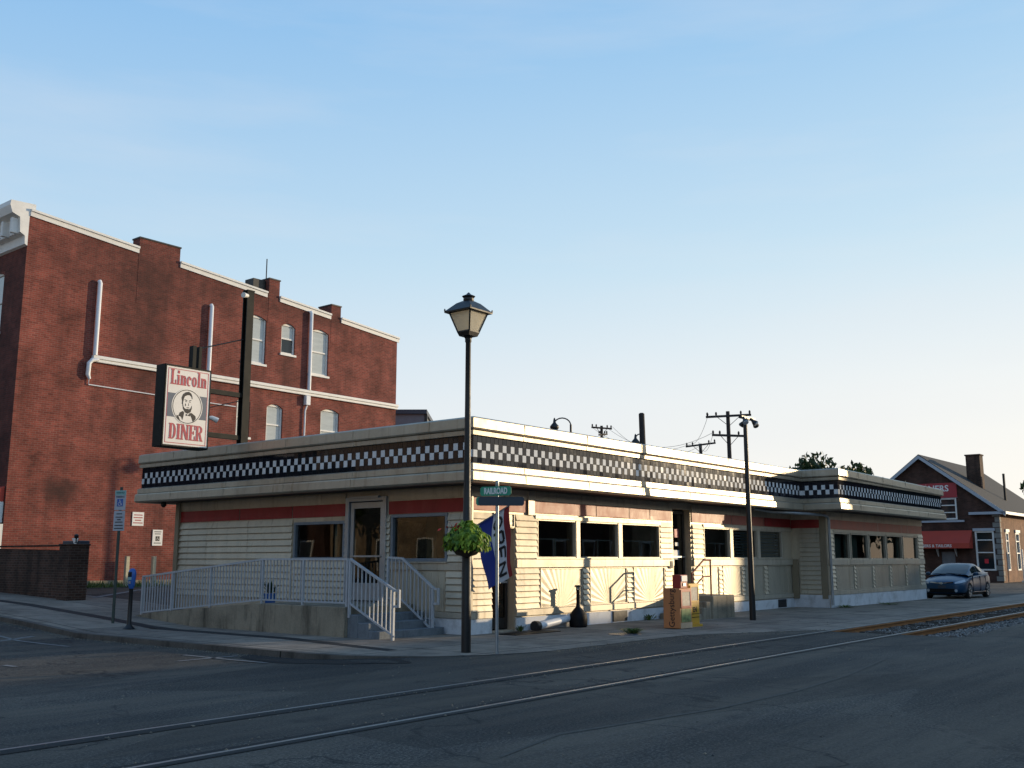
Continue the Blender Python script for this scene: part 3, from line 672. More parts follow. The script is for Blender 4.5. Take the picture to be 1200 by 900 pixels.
for P, a0, a1 in ((PR, 0, 8.66), (PR, 9.8, BU), (PB, BU, 26.8), (PL_, WL, -3.98), (PL_, -2.48, 0)):
    pbox('head_band', P, a0, a1, .004, .03, 2.965, 3.17, m_sid)
pbox('corner_post', PR, 0.0, .06, .031, .07, .47, 3.17, m_belt)
pbox('corner_post', PL_, -.085, 0.07, .031, .065, .47, 3.17, m_belt)
pbox('corner_post', PL_, WL-.02, WL+.16, .01, .08, .2, 3.17, m_brown)
pbox('post_trim', PR, 2.02, 2.26, .032, .06, 2.62, 3.17, m_belt)
# right facade siding and fans
for a0, a1 in ((.07, .74), (1.59, 2.38), (7.98, 8.64), (9.82, 10.46)): siding(PR, a0, a1, 1.61, 2.62)
for a0, a1 in ((.07, .74), (1.59, 2.46), (8.2, 8.64), (9.82, 10.3)): siding(PR, a0, a1, .475, 1.40)
fans = [(2.5, 4.22), (4.54, 6.23), (6.57, 8.16), (10.35, 11.35), (11.6, 12.85), (13.1, 14.45), (14.75, 16.3)]
for (a0, a1) in fans: fan(PR, a0, a1, .48, 1.39)
for (p, q) in zip(fans, fans[1:]):
    if q[0]-p[1] < 1: siding(PR, p[1]+.03, q[0]-.03, .48, 1.39, .13)
fan(PR, .80, 1.53, 2.32, 2.63, 9)
for a, c in winR: window(PR, a, c, 1.63, 2.53, .03)
for a0, a1 in ((2.3, 8.0), (10.45, BU-.02)):
    pbox('window_head', PR, a0, a1, .004, .05, 2.535, 2.63, m_belt, bevel=.006); pbox('window_sill', PR, a0, a1, .004, .075, 1.601, 1.628, m_belt)
for p, q in zip(winR, winR[1:]):
    if q[0]-p[1] < 1: pbox('mullion', PR, p[1]+.004, q[0]-.004, .004, .045, 1.63, 2.53, m_belt)
# left facade
siding(PL_, WL+.17, -9.6, .62, 2.60, .165); siding(PL_, -9.592, -7.8, .62, 2.60, .165); siding(PL_, -7.792, -5.96, .62, 2.60, .165)
siding(PL_, -3.97, -3.93, 1.5, 2.6); siding(PL_, -2.53, -2.43, .62, 2.6); siding(PL_, -.60, -.10, 1.54, 2.6)
siding(PL_, -.64, -.10, .47, 1.35); siding(PL_, -5.9, -3.96, .62, 1.54, .165)
for w in winL: window(PL_, *w, .07, m_frameb)
pbox('window_sill', PL_, -2.45, -.58, .004, .09, 1.522, 1.548, m_belt)
b = MB()
for i in range(24):
    x = lerp(-1.95, -.68, i/24); b.prism([PL_(x, .006, .48), PL_(x+.026, .024, .48), PL_(x+.052, .006, .48)], (0, 0, .86))
b.build('fluted_panel', m_fan, diner)
# doors
def door(P, a0, a1, z0, z1, mat, recess, fr=.09, kick=.32, trans=None, glass=m_glassd):
    b = MB()
    for x0, x1, y0, y1 in ((a0, a0+fr, z0, z1), (a1-fr, a1, z0, z1), (a0+fr, a1-fr, z1-fr*1.3, z1)): b.box(x0, x1, -recess-.05, -recess+.03, y0, y1, P=P)
    if kick: b.box(a0+fr, a1-fr, -recess-.03, -recess+.02, z0+.02, z0+kick, P=P)
    d = b.build('door', mat, diner, bevel=.005)
    MB().quad(P(a0+fr, -recess, z0+kick), P(a1-fr, -recess, z0+kick), P(a1-fr, -recess, z1-fr*1.3), P(a0+fr, -recess, z1-fr*1.3)).build('pane', glass, d, recalc=False)
    MB().box(a0+fr*.4, a1-fr*.4, -recess+.03, -recess+.07, z0+1.02, z0+1.06, P=P).build('push_bar', m_alu, d)
    return d
door(PL_, -3.80, -2.66, .63, 2.94, m_alu, .02, .11, .42)
b = MB()
for x0, x1, y0, y1 in ((-3.93, -3.82, .62, 3.06), (-2.64, -2.53, .62, 3.06), (-3.82, -2.64, 2.96, 3.06)): b.box(x0, x1, -.08, .07, y0, y1, P=PL_)
b.build('door_frame', m_alu, diner, bevel=.006)
pbox('door_closer', PL_, -3.75, -2.75, .07, .12, 3.03, 3.08, m_alu)
door(PR, .80, 1.54, .05, 2.28, m_dark, .22, .07, .25)
door(PR, 8.78, 9.70, .63, 2.98, m_dark, .22, .07, .22)
for a, c, z0, z1, mt in ((9.18, 9.40, 2.22, 2.46, m_pink), (9.2, 9.38, 1.98, 2.08, m_white), (9.08, 9.42, 1.6, 1.86, m_plate)): pbox('door_notice', PR, a, c, -.216, -.210, z0, z1, mt)
pbox('wall_notice', PR, 8.42, 8.56, .06, .07, 1.35, 1.55, m_ink)
# bump front and side
siding(PB, BU+.08, 17.2, 1.61, 2.60); siding(PB, BU+.08, 17.24, .57, 1.40); siding(PB, 26.16, 26.78, 1.61, 2.6); siding(PB, 26.2, 26.78, .57, 1.40)
fb = [(17.28, 18.95), (19.12, 20.78), (20.95, 22.6), (22.77, 24.4), (24.57, 26.15)]
for a0, a1 in fb: fan(PB, a0, a1, .57, 1.39)
for p, q in zip(fb, fb[1:]): siding(PB, p[1]+.02, q[0]-.02, .57, 1.39, .13)
for i, (a, c) in enumerate(winB):
    window(PB, a, c, 1.60, 2.5, .04, glass=m_glassb)
    if i != 2: pbox('curtain', PB, a+.06, c-.06 if i != 1 else c-.3, -.30, -.28, 1.55, 2.5, m_curt)
pbox('window_head', PB, 17.2, 26.14, .004, .05, 2.505, 2.58, m_belt, bevel=.006)
siding(PS, .30, 1.02, .45, 2.62, .15)
pbox('pilaster', PS, .02, .24, .004, .10, .3, 1.6, m_brown); pbox('pilaster', PS, 1.04, 1.24, .004, .06, .3, 3.1, m_brown)
for a, c in winR[4:]:
    b = MB()
    for k in range(9): b.box(a+.06, c-.06, -.14, -.10, 1.68+k*.09, 1.72+k*.09, P=PR)
    b.build('window_blind', m_inblue, diner)
# fascia
OF = .8
PATH = [(9, 11.1), (0, 11.1), (0, 0), (BU, 0), (BU, -1.28), (26.4, -1.28), (26.4, 9)]
def offs(d):
    out = []
    for i, p in enumerate(PATH):
        ns = []
        for q, r_ in ((i-1, i), (i, i+1)):
            if 0 <= q and r_ < len(PATH):
                t = (Vector(PATH[r_])-Vector(PATH[q])).normalized(); ns.append(Vector((t.y, -t.x)))
        n_ = ns[0] if len(ns) == 1 else (ns[0]+ns[1])/(1+ns[0].dot(ns[1]))
        out.append(Vector(p)+n_*d)
    return out
def sweep(name, prof, mat, smooth=False):
    b = MB(); rows = [[(p.x, p.y, z-(.12*min(1, (z-4.17)/.12) if i >= 5 and z > 4.17 else 0)) for i, p in enumerate(offs(d))] for d, z in prof]
    for r0, r1 in zip(rows, rows[1:]):
        for i in range(len(PATH)-1): b.quad(r0[i], r0[i+1], r1[i+1], r1[i])
    return b.build(name, mat, diner, smooth=smooth, ang=25)
sweep('upper_cornice', [(OF-.06, 4.17), (OF-.05, 4.172), (OF+.015, 4.18), (OF+.02, 4.27), (OF-.01, 4.29), (OF+.035, 4.30), (OF+.050, 4.33), (OF+.042, 4.53), (OF+.0, 4.565), (OF-.15, 4.575), (OF-.25, 4.5)], m_corn, True)
sweep('lower_cornice', [(OF-.05, 3.60), (OF-.03, 3.60), (OF+.03, 3.575), (OF+.035, 3.45), (OF+.02, 3.44), (OF+.065, 3.425), (OF+.075, 3.40), (OF+.085, 3.23), (OF+.05, 3.195), (OF-.05, 3.18), (OF-.12, 3.21)], m_corn, True)
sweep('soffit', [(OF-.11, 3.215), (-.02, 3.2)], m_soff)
rp = offs(OF-.2)
MB().poly([(p.x, p.y, 4.36) for p in rp]).build('roof', m_roof, diner)
# joints in the cornices
b = MB(); o2 = offs(OF)
for i in range(len(o2)-1):
    p, q = o2[i], o2[i+1]; t = (q-p).normalized(); n_ = Vector((t.y, -t.x)); l = (q-p).length; s = 1.7
    while s < l-.5:
        c = p+t*s
        for d, z0, z1 in ((.018, 4.18, 4.28), (.05, 4.33, 4.53), (.034, 3.45, 3.57), (.082, 3.24, 3.41)):
            cc = c+n_*d; b.obox((cc.x, cc.y, (z0+z1)/2), (t.x*.012, t.y*.012, 0), (n_.x*.006, n_.y*.006, 0), (0, 0, (z1-z0)/2))
        s += 2.44
b.build('cornice_joint', m_corn, diner)
# tile band: every tile a slightly tilted plate over dark grout
b = MB(); g = MB(); o2 = offs(OF-.045); TWD = .139; rows = [(4.038, 4.165), (3.878, 4.033), (3.718, 3.873), (3.61, 3.713)]
for i in range(len(o2)-1):
    p, q = o2[i], o2[i+1]; t = (q-p).normalized(); n_ = Vector((t.y, -t.x)); l = (q-p).length; k = round(l/TWD); tw = l/k
    g.quad((p.x, p.y, 3.59), (q.x, q.y, 3.59), (q.x, q.y, 4.175), (p.x, p.y, 4.175))
    for c in range(k):
        for r_, (z0, z1) in enumerate(rows):
            white = r_ in (1, 2) and (c+r_) % 2 == 0
            if not white and rnd.random() < .0: continue
            tl, tv = rnd.gauss(0, .0006), rnd.gauss(0, .0006)
            def pt(s, z, e): w_ = p+t*(c*tw+s)+n_*(.006+e); return (w_.x, w_.y, z)
            gx = .005
            b.add([pt(gx, z0, -tl-tv), pt(tw-gx, z0, tl-tv), pt(tw-gx, z1-.003, tl+tv), pt(gx, z1-.003, -tl+tv)], [(0, 1, 2, 3)], 1 if white else 0)
g.build('tile_backing', m_grout, diner); b.build('tile_band', [m_blk, m_wht], diner, recalc=False)
# downspout on the projecting end, soffit light, cable clip
MB().tube([(13.0, -.45, 3.17), (14.3, -.45, 3.12), (16.3, -1.36, 3.06), (16.55, -1.40, 3.02), (16.66, -1.40, 2.9), (16.66, -1.40, .1)], .045, 10).build('downspout', m_alu, diner, smooth=True)
MB().lathe([(.02, 0), (.07, -.02), (.08, -.1), (.03, -.16)], 12, (-.55, 11.0, 3.2)).build('soffit_light', m_dark, diner, smooth=True)
b = MB(); b.box(-.3, .05, 9.4, 10.0, 4.575, 4.66); b.build('roof_vent_cap', m_back, diner)

# loose pipe, smoker post, drain plates, weeds
r_ = thing('drain_pipe', 'white plastic drain pipe lying on the sidewalk beside the foundation', 'pipe', L(2.0, .22))
b = MB().tube([(.15, 0, .09), (1.35, .06, .2), (1.55, .12, .24)], .085, 12).build('pipe', m_pipew, r_, smooth=True)
MB().tube([(.0, -.01, .1), (.15, 0, .09)], .12, 12).build('collar', m_dark, r_, smooth=True)
r_ = thing('smoking_receptacle', 'black long necked cigarette receptacle on the sidewalk below the windows', 'ash receptacle', L(3.6, .32))
MB().lathe([(.18, 0), (.215, .03), (.22, .2), (.20, .31), (.12, .41), (.055, .48), (.045, .55)], 20).build('base', m_plast, r_, smooth=True)
MB().lathe([(.045, .5), (.042, .86), (.05, .88)], 14).build('neck', m_plast, r_, smooth=True)
b = MB().lathe([(.03, .99), (.075, .985), (.085, .96), (.078, .945)], 14); 
for s in range(4): b.box(-.006+.05*math.cos(s*1.57), .006+.05*math.cos(s*1.57), -.006+.05*math.sin(s*1.57), .006+.05*math.sin(s*1.57), .86, .97)
b.build('cap', m_dark, r_, smooth=True)
MB().lathe([(.04, .885), (.04, .945)], 12).build('snuff_plate', m_alu, r_)
r_ = thing('door_mat', 'flat dark mat on the sidewalk outside the side door', 'mat', L(1.25, .62))
MB().box(-.75, .85, -.28, .28, .004, .02).build('mat', m_plast, r_)
r_ = thing('utility_cover', 'dark flat cover with weeds set in the sidewalk', 'utility cover', L(2.25, 2.5))
MB().lathe([(.36, .006), (.35, .016)], 20).build('cover', m_back, r_)
def weed(u, w, h, n_, lab, s=.18, z=None):
    b = MB()
    for k in range(n_):
        a = rnd.random()*6.28; q = rnd.random(); l = h*rnd.uniform(.5, 1); d = Vector((math.cos(a), math.sin(a), 0)); c = d*s*q*.6
        e = c+d*s*(.4+q)+Vector((0, 0, l)); sd = Vector((-d.y, d.x, 0))*.018
        mdl = c.lerp(e, .55)+Vector((0, 0, l*.2)); b.add([c-sd*.4, c+sd*.4, mdl+sd, e, mdl-sd], [(0, 1, 2, 4), (4, 2, 3)])
    o = b.build('weed', m_weed, recalc=False, loc=L(u, w, rise(w) if z is None else z), rot=ROT); return tag(o, lab, 'weed')
weed(2.55, 2.5, .14, 90, 'low green weed growing by the dark cover in the sidewalk', .2)
weed(1.62, .12, .16, 30, 'weed sprouting at the foundation beside the side door', .1)
weed(17.3, 1.55, .10, 60, 'weed tuft at the foot of the white downspout', .3)
weed(20.6, 1.9, .08, 50, 'low weed in the pavement crack before the projecting end', .35)
weed(7.1, .15, .2, 40, 'dark weed at the foundation left of the newspaper boxes', .16)
weed(11.3, .12, .16, 70, 'row of small weeds at the foundation right of the concrete steps', .3)

# ------------------------------------------------------------------ entrance ramp
ramp_o = thing('entrance_ramp', 'stained concrete ramp with landing and steps before the diner door', 'ramp', ROOT0)
b = MB().box(-2.14, -.06, 1.55, 4.5, -.15, .62); b.build('landing', m_conc, ramp_o, bevel=.015)
b = MB(); A = [(4.5, .615), (8.6, .30), (9.6, .17)]
for (y0, z0), (y1, z1) in zip(A, A[1:]):
    b.add([(-2.10, y0+.003, -.2), (-.06, y0+.003, -.2), (-.06, y0+.003, z0), (-2.10, y0+.003, z0), (-2.10, y1, -.2), (-.06, y1, -.2), (-.06, y1, z1), (-2.10, y1, z1)],
          [(3, 2, 6, 7), (0, 3, 7, 4), (1, 5, 6, 2), (4, 7, 6, 5), (0, 1, 2, 3)])
b.build('ramp_slab', m_conc, ramp_o)
for k in range(3):
    z1 = .62-.155*(k+1); MB().box(-2.05, -.12, 1.55-.32*(k+1), 1.547-.32*k, -.1, z1).build('step', m_steps, ramp_o, bevel=.012)
def railing(name, label, pts, posts, side_x, drop=None):
    """pts: (y, ztop) polyline; bottom rail .93 below; balusters between"""
    r_ = thing(name, label, 'railing', ROOT0)
    b = MB(); c = MB()
    for (y0, z0), (y1, z1) in zip(pts, pts[1:]):
        b.bar((side_x, y0, z0), (side_x, y1, z1), .05, .045)
        c.bar((side_x, y0, z0-.90), (side_x, y1, z1-.90), .035, .035)
    b.build('top_rail', m_rail, r_); c.build('bottom_rail', m_rail, r_)
    zt = lambda y: pw(sorted(pts), y)
    ys = [p[0] for p in pts]; y0, y1 = min(ys), max(ys); k = int((y1-y0)/.118)
    for i in range(1, k):
        y = lerp(y0, y1, i/k)
        if min(abs(y-p[0]) for p in posts) < .04: continue
        MB().bar((side_x, y, zt(y)-.885), (side_x, y, zt(y)-.02), .023).build('baluster', m_rail, r_)
    for y, z in posts: MB().bar((side_x, y, z), (side_x, y, zt(y)-.02), .05, .05).build('post', m_rail, r_)
    if drop:
        b = MB(); (y, z) = drop; b.bar((side_x, y, z), (side_x, y-.12, z), .045); b.bar((side_x, y-.12, z+.02), (side_x, y-.12, z-.33), .045); b.bar((side_x, y-.12, z-.31), (side_x, y, z-.31), .045); b.build('rail_end', m_rail, r_)
    return r_
railing('ramp_railing', 'long grey metal railing along the ramp and landing front', [(9.35, 1.16), (4.42, 1.60), (1.56, 1.60)], [(9.33, .2), (8.0, .34), (6.4, .46), (4.42, .6), (3.0, .62), (1.58, .62)], -2.05)
railing('stair_railing', 'grey stair railing nearest the street, ending at the sidewalk post', [(1.50, 1.60), (.16, .98)], [(1.5, .4), (.2, .0)], -2.05, (.16, .98))
railing('stair_railing', 'grey stair railing against the diner wall beside the door', [(2.05, 1.64), (1.6, 1.62), (.62, .97)], [(2.05, .62), (.66, .0)], -.42, (.62, .97))
pot = thing('potted_plant', 'dark leafy plant in a blue pot behind the ramp railing', 'potted plant', L(-1.1, -5.35, .52))
MB().lathe([(.11, 0), (.16, .26), (.17, .28), (.14, .28)], 14).build('pot', m_meter, pot, smooth=True)
b = MB()
for k in range(70):
    a = rnd.random()*6.28; e = rnd.uniform(.3, 1.5); d = Vector((math.cos(a)*math.cos(e), math.sin(a)*math.cos(e), math.sin(e))); l = rnd.uniform(.15, .4); s = Vector((-d.y, d.x, 0)).normalized()*.03
    p = Vector((0, 0, .27)); b.add([p, p+d*l*.5+s, p+d*l, p+d*l*.5-s], [(0, 1, 2, 3)])
b.build('foliage', m_tree, pot, recalc=False)

# ------------------------------------------------------------------ side stoop by the main door
st = thing('concrete_stoop', 'worn concrete stoop with steps under the trackside door', 'stoop', ROOT0)
MB().box(8.62, 9.9, -1.25, -.07, -.1, .62).build('landing', m_conc, st, bevel=.03)
for k in range(3): MB().box(8.62-.28*(k+1), 8.617-.28*k, -1.2, -.07, -.1, .62-.155*(k+1)).build('step', m_conc, st, bevel=.015)
r_ = thing('pipe_handrail', 'rusty red pipe handrail on the trackside concrete stoop', 'handrail', ROOT0)
b = MB(); b.tube([(7.66, -1.15, 1.22), (8.34, -1.15, 1.58), (8.75, -1.15, 1.58)], .025, 8); b.tube([(8.72, -1.15, .62), (8.72, -1.15, 1.58)], .024, 8); b.tube([(7.68, -1.15, 0), (7.68, -1.15, 1.23)], .024, 8); b.tube([(7.66, -1.15, .8), (8.3, -1.15, 1.14), (8.72, -1.15, 1.14)], .02, 8)
b.build('pipe_handrail_tube', M('rusty_red_paint', (.25, .07, .04), .6, .2, .3, 6), r_, smooth=True)

# ------------------------------------------------------------------ newspaper boxes
nb = thing('newspaper_box', 'tan newspaper box with red coin head, red window frame and side lettering', 'newspaper box', L(4.42, 2.62))
MB().box(0, .56, .0, .44, .02, .93).build('body', m_tan, nb, bevel=.01)
textmesh('side_lettering', 'Gettysburg', .215, m_ink, nb, (-.004, .21, .48), Euler((R(90), R(-90), R(-90)), 'XYZ'), .9)
b = MB()
for x0, x1, z0, z1 in ((.04, .09, .48, .9), (.47, .52, .48, .9), (.09, .47, .85, .9), (.09, .47, .48, .53)): b.box(x0, x1, -.02, -.002, z0, z1)
b.build('window_frame', m_boxred, nb)
MB().box(.09, .47, -.010, -.002, .53, .85).build('newspaper', M('newsprint', (.60, .52, .42), .7, 0, .4, 14), nb)
m_poster = M('green_poster', (.28, .32, .12), .6, 0, .75, 7)
MB().box(.06, .50, -.012, -.002, .16, .46).build('poster', m_poster, nb)
MB().box(.02, .54, -.014, -.002, .02, .15).build('lower_panel', M('pale_orange_panel', (.70, .48, .30), .6), nb)
b = MB().box(.10, .42, .02, .24, .932, 1.24); b.build('coin_head', m_boxred, nb, bevel=.012)
MB().box(.13, .39, .002, .018, 1.09, 1.22).build('coin_plate', m_white, nb)
MB().box(.20, .32, .004, .018, .98, 1.05).build('coin_slot', m_alu, nb)
yb = thing('newspaper_box', 'yellow newspaper box standing between tan box and stoop', 'newspaper box', L(5.25, 2.40))
MB().box(0, .5, 0, .42, .06, 1.02).build('body', m_yel, yb, bevel=.012)
MB().box(-.03, .53, -.06, .44, .0, .06).build('base_plate', m_yel, yb)
b = MB()
for x0, x1, z0, z1 in ((.05, .09, .58, .98), (.41, .45, .58, .98), (.09, .41, .94, .98), (.09, .41, .58, .62)): b.box(x0, x1, -.018, -.002, z0, z1)
b.build('window_frame', m_yel, yb)
MB().box(.09, .41, -.008, -.002, .62, .94).build('newspaper', M('newsprint_pale', (.62, .55, .45), .7, 0, .35, 11), yb)
textmesh('front_lettering', 'EN', .17, m_ink, yb, (.27, -.006, .40), (X90, 0, 0), .9, .004)
b = MB()
for z in (.22, .30): b.box(.03, .47, -.008, -.002, z, z+.012)
b.build('front_seam', m_plast, yb)

# ------------------------------------------------------------------ street furniture
# lamp post and basket
LP = Vector((-.80, 18.07, 0))
lp = thing('lamp_post', 'tall black post with four sided carriage lantern at the corner', 'street lamp', LP, R(52))
MB().lathe([(.085, 0), (.085, 2.2), (.075, 2.22), (.062, 2.9), (.052, 4.4), (.048, 5.5), (.06, 5.52), (.06, 5.60)], 16).build('post', m_dark, lp, smooth=True)
zb, zt, rb, rt = 5.70, 6.06, .165, .30      # lantern cage, corner radii
def sq(r, z, k): a = math.pi/4+math.pi/2*k; return Vector((r*math.cos(a)*1.18, r*math.sin(a)*1.18, z))
b = MB()
b.lathe([(.06, 5.58), (.09, 5.62), (.12, 5.63)], 12)
b.add([sq(rb*.86, 5.62, k) for k in range(4)]+[sq(rb+.015, 5.70, k) for k in range(4)], [(3, 2, 1, 0), (4, 5, 6, 7)]+[(k, (k+1) % 4, 4+(k+1) % 4, 4+k) for k in range(4)])
for k in range(4): b.bar(sq(rb, zb, k), sq(rt, zt, k), .026)
for k in range(4): b.bar(sq(rt, zt, k), sq(rt, zt, k+1), .03); b.bar(sq(rb, zb, k), sq(rb, zb, k+1), .026)
b.build('lantern_frame', m_dark, lp)
for k in range(4):
    MB().quad(sq(rb-.004, zb, k), sq(rb-.004, zb, k+1), sq(rt-.004, zt, k+1), sq(rt-.004, zt, k)).build('lantern_pane', m_lamp, lp)
b = MB(); rings = [(rt+.075, 6.05), (rt+.08, 6.075), (.19, 6.24), (.10, 6.285)]
vs = [sq(r, z, k) for r, z in rings for k in range(4)]
b.add(vs, [(3, 2, 1, 0), tuple(12+k for k in range(4))]+[(i*4+k, i*4+(k+1) % 4, i*4+4+(k+1) % 4, i*4+4+k) for i in range(3) for k in range(4)])
for k in range(4): p = sq(rt+.07, 6.08, k); b.lathe([(.012, 0), (.016, .03), (.004, .05)], 6, p)
b.build('lantern_roof', m_dark, lp)
MB().lathe([(.085, 6.27), (.10, 6.30), (.095, 6.34), (.11, 6.36), (.125, 6.375), (.05, 6.41), (.012, 6.45)], 14).build('finial', m_dark, lp, smooth=True)
bk = thing('hanging_basket', 'round basket of lime green vine with red flowers on the lamp post', 'hanging basket', LP+Vector((0, -.12, 1.62)), 0)
MB().lathe([(.05, .02), (.18, .06), (.27, .16), (.31, .28), (.29, .29), (.1, .27)], 22).build('bowl', M('coir_liner', (.06, .04, .025), .95, 0, .4, 14, bs=30, bstr=.8), bk, smooth=True)
b = MB()
for k in range(1100):
    a = rnd.random()*6.283; q = rnd.random()**.6; el = rnd.random()
    hang = rnd.random() < .30
    if hang: p = Vector((math.cos(a)*(.30+.12*rnd.random()), math.sin(a)*(.30+.12*rnd.random()), rnd.uniform(.14, .38)))
    else: p = Vector((math.cos(a)*q*.36, math.sin(a)*q*.36, .30+.30*(1-q*q)*el+.05))
    nrm = Vector((p.x*1.5, p.y*1.5, .12+.5*rnd.random())).normalized(); nrm += Vector((rnd.gauss(0, .4), rnd.gauss(0, .4), rnd.gauss(0, .3))); nrm.normalize()
    dn = Vector((p.x*.8, p.y*.8, -.7+rnd.gauss(0, .35))).normalized(); t = (dn-nrm*dn.dot(nrm)).normalized(); s = nrm.cross(t); l = rnd.uniform(.06, .12)
    b.add([p-t*l*.45, p-t*l*.5+s*l*.42-nrm*.008, p+s*l*.38+t*l*.05, p+t*l*.62-nrm*.018, p-s*l*.38+t*l*.05, p-t*l*.5-s*l*.42-nrm*.008], [(0, 1, 2, 3), (0, 3, 4, 5)])
b.build('vine_foliage', m_ivy, bk, recalc=False)
b = MB()
for k in range(45):
    p = Vector((-.17+rnd.gauss(0, .09), -.06+rnd.gauss(0, .14), .50+rnd.gauss(0, .07))); q = Euler((rnd.random()*3, rnd.random()*3, rnd.random()*6)).to_matrix(); l = rnd.uniform(.03, .05)
    b.add([p+q @ Vector(v)*l for v in ((-1, 0, 0), (0, -.6, 0), (1, 0, .1), (0, .6, 0))], [(0, 1, 2, 3)])
b.build('red_foliage', m_fl, bk, recalc=False)
b = MB()
for k in range(200):
    a = math.pi+rnd.gauss(0, .55); p = Vector((math.cos(a)*(.32+.09*rnd.random()), math.sin(a)*(.32), rnd.uniform(.12, .42))); q = Euler((rnd.random()*3, rnd.random()*3, rnd.random()*6)).to_matrix(); l = rnd.uniform(.02, .05)
    b.add([p+q @ Vector(v)*l for v in ((-1, 0, 0), (0, -.25, 0), (1, 0, .1), (0, .25, 0))], [(0, 1, 2, 3)])
b.build('trailing_foliage', m_tree, bk, recalc=False)

# street name sign
SP = Vector((-.26, 17.75, 0))
ss = thing('street_name_sign', 'street name post with green RAILROAD blade above a dark cross blade', 'street sign', SP, 0)
MB().lathe([(.03, 0), (.03, 2.5), (.03, 2.86), (.034, 2.87), (.03, 2.96)], 12).build('post', m_alu, ss, smooth=True)
def blade(az, z0, z1, l0, l1, mat, txt=None, fwd=.045):
    d = Vector((math.cos(az), math.sin(az), 0)); nrm = Vector((d.y, -d.x, 0))
    b = MB(); h = z1-z0; c = .03; pts = []
    for x, z in ((l0, z0+c), (l0+c, z0), (l1-c, z0), (l1, z0+c), (l1, z1-c), (l1-c, z1), (l0+c, z1), (l0, z1-c)): pts.append(d*x+Vector((0, 0, z))+nrm*fwd)
    b.prism(pts, nrm*.008); o = b.build('sign_blade', mat, ss)
    if txt: textmesh('blade_lettering', txt, h*.92, m_white, o, Vector((0, 0, (z0+z1)/2-.003))+d*(l0+l1)/2*.98+nrm*(fwd+.010), (X90, 0, az), .62, .006)
    return o
blade(R(-22), 2.695, 2.855, -.30, .285, m_green, 'RAILROAD')
blade(R(3), 2.52, 2.675, -.33, .47, m_back)
blade(R(3), 2.522, 2.673, -.37, -.24, m_green, None, .035)

# OPEN flag on a wall pole beside the side door
fl = thing('open_flag', 'red white and blue OPEN flag hanging beside the side door', 'flag', L(.10, .06, 2.30))
MB().tube([(0, 0, 0), (.05, -1.15, .52)], .014, 8).build('flag_pole', m_alu, fl)
b = MB(); NU, NV = 24, 34
def fp(i, j):
    a, t = i/NU, j/NV                     # a along the pole (wall to street), t down the flag
    wob = .045*math.sin(a*7+t*3.2)*t+.03*math.sin(t*9+a*4)
    x = .03+.06*a+.50*t*t*.6+wob; y = -(.08+.86*a*(1-.25*t))-.05*t; z = .06+.40*a-1.42*t*(1-.03*a)-.12*a*t
    return Vector((x, y, z))
vs = [fp(i, j) for i in range(NU+1) for j in range(NV+1)]
for i in range(NU):
    for j in range(NV): pass
fs = []; ms = []
for i in range(NU):
    for j in range(NV):
        fs.append((i*(NV+1)+j, (i+1)*(NV+1)+j, (i+1)*(NV+1)+j+1, i*(NV+1)+j+1)); ms.append(0 if i < 11 else (1 if i < 20 else 2))
b.v = [tuple(v) for v in vs]; b.f = fs; b.m = ms
flag_o = b.build('flag_cloth', [m_navy, m_clothw, m_clothr], fl, smooth=True, ang=180)
# letters follow the cloth: strokes in cloth coordinates (a across, t down)
def fpt(a, t): return fp(a*NU, t*NV)
b = MB(); a0, a1 = .52, .78
def stroke(p, q, wd=.03):
    k = 6
    d = Vector((q[0]-p[0], (q[1]-p[1])*1.6)); d.normalize(); nx, ny = -d.y*wd, d.x*wd/1.6
    for i in range(k):
        s, e = i/k, (i+1)/k
        c = [(lerp(p[0], q[0], s)+nx, lerp(p[1], q[1], s)+ny), (lerp(p[0], q[0], e)+nx, lerp(p[1], q[1], e)+ny), (lerp(p[0], q[0], e)-nx, lerp(p[1], q[1], e)-ny), (lerp(p[0], q[0], s)-nx, lerp(p[1], q[1], s)-ny)]
        w4 = [fpt(*x)+Vector((-.008, -.006, 0)) for x in c]; b.quad(*w4)
def letter(strokes, t0, h): # letter reads along t; x of glyph = t, y of glyph = toward red side (a up)
    for (x0, y0), (x1, y1) in strokes: stroke((lerp(a0, a1, y0), t0+h*x0), (lerp(a0, a1, y1), t0+h*x1))
hO = .155
O_ = [(.5+.5*math.cos(k*math.pi/6), .5+.5*math.sin(k*math.pi/6)) for k in range(13)]
letter(list(zip(O_, O_[1:])), .10, hO)
letter([((0, 0), (0, 1)), ((0, 1), (.8, 1)), ((.8, 1), (1, .75)), ((1, .75), (.8, .48)), ((.8, .48), (0, .48))], .32, hO)
letter([((0, 0), (0, 1)), ((0, 1), (1, 1)), ((0, .5), (.8, .5)), ((0, 0), (1, 0))], .54, hO)
letter([((0, 0), (0, 1)), ((0, 1), (1, 0)), ((1, 0), (1, 1))], .76, hO)
b.build('flag_lettering', m_ink, flag_o, recalc=False)

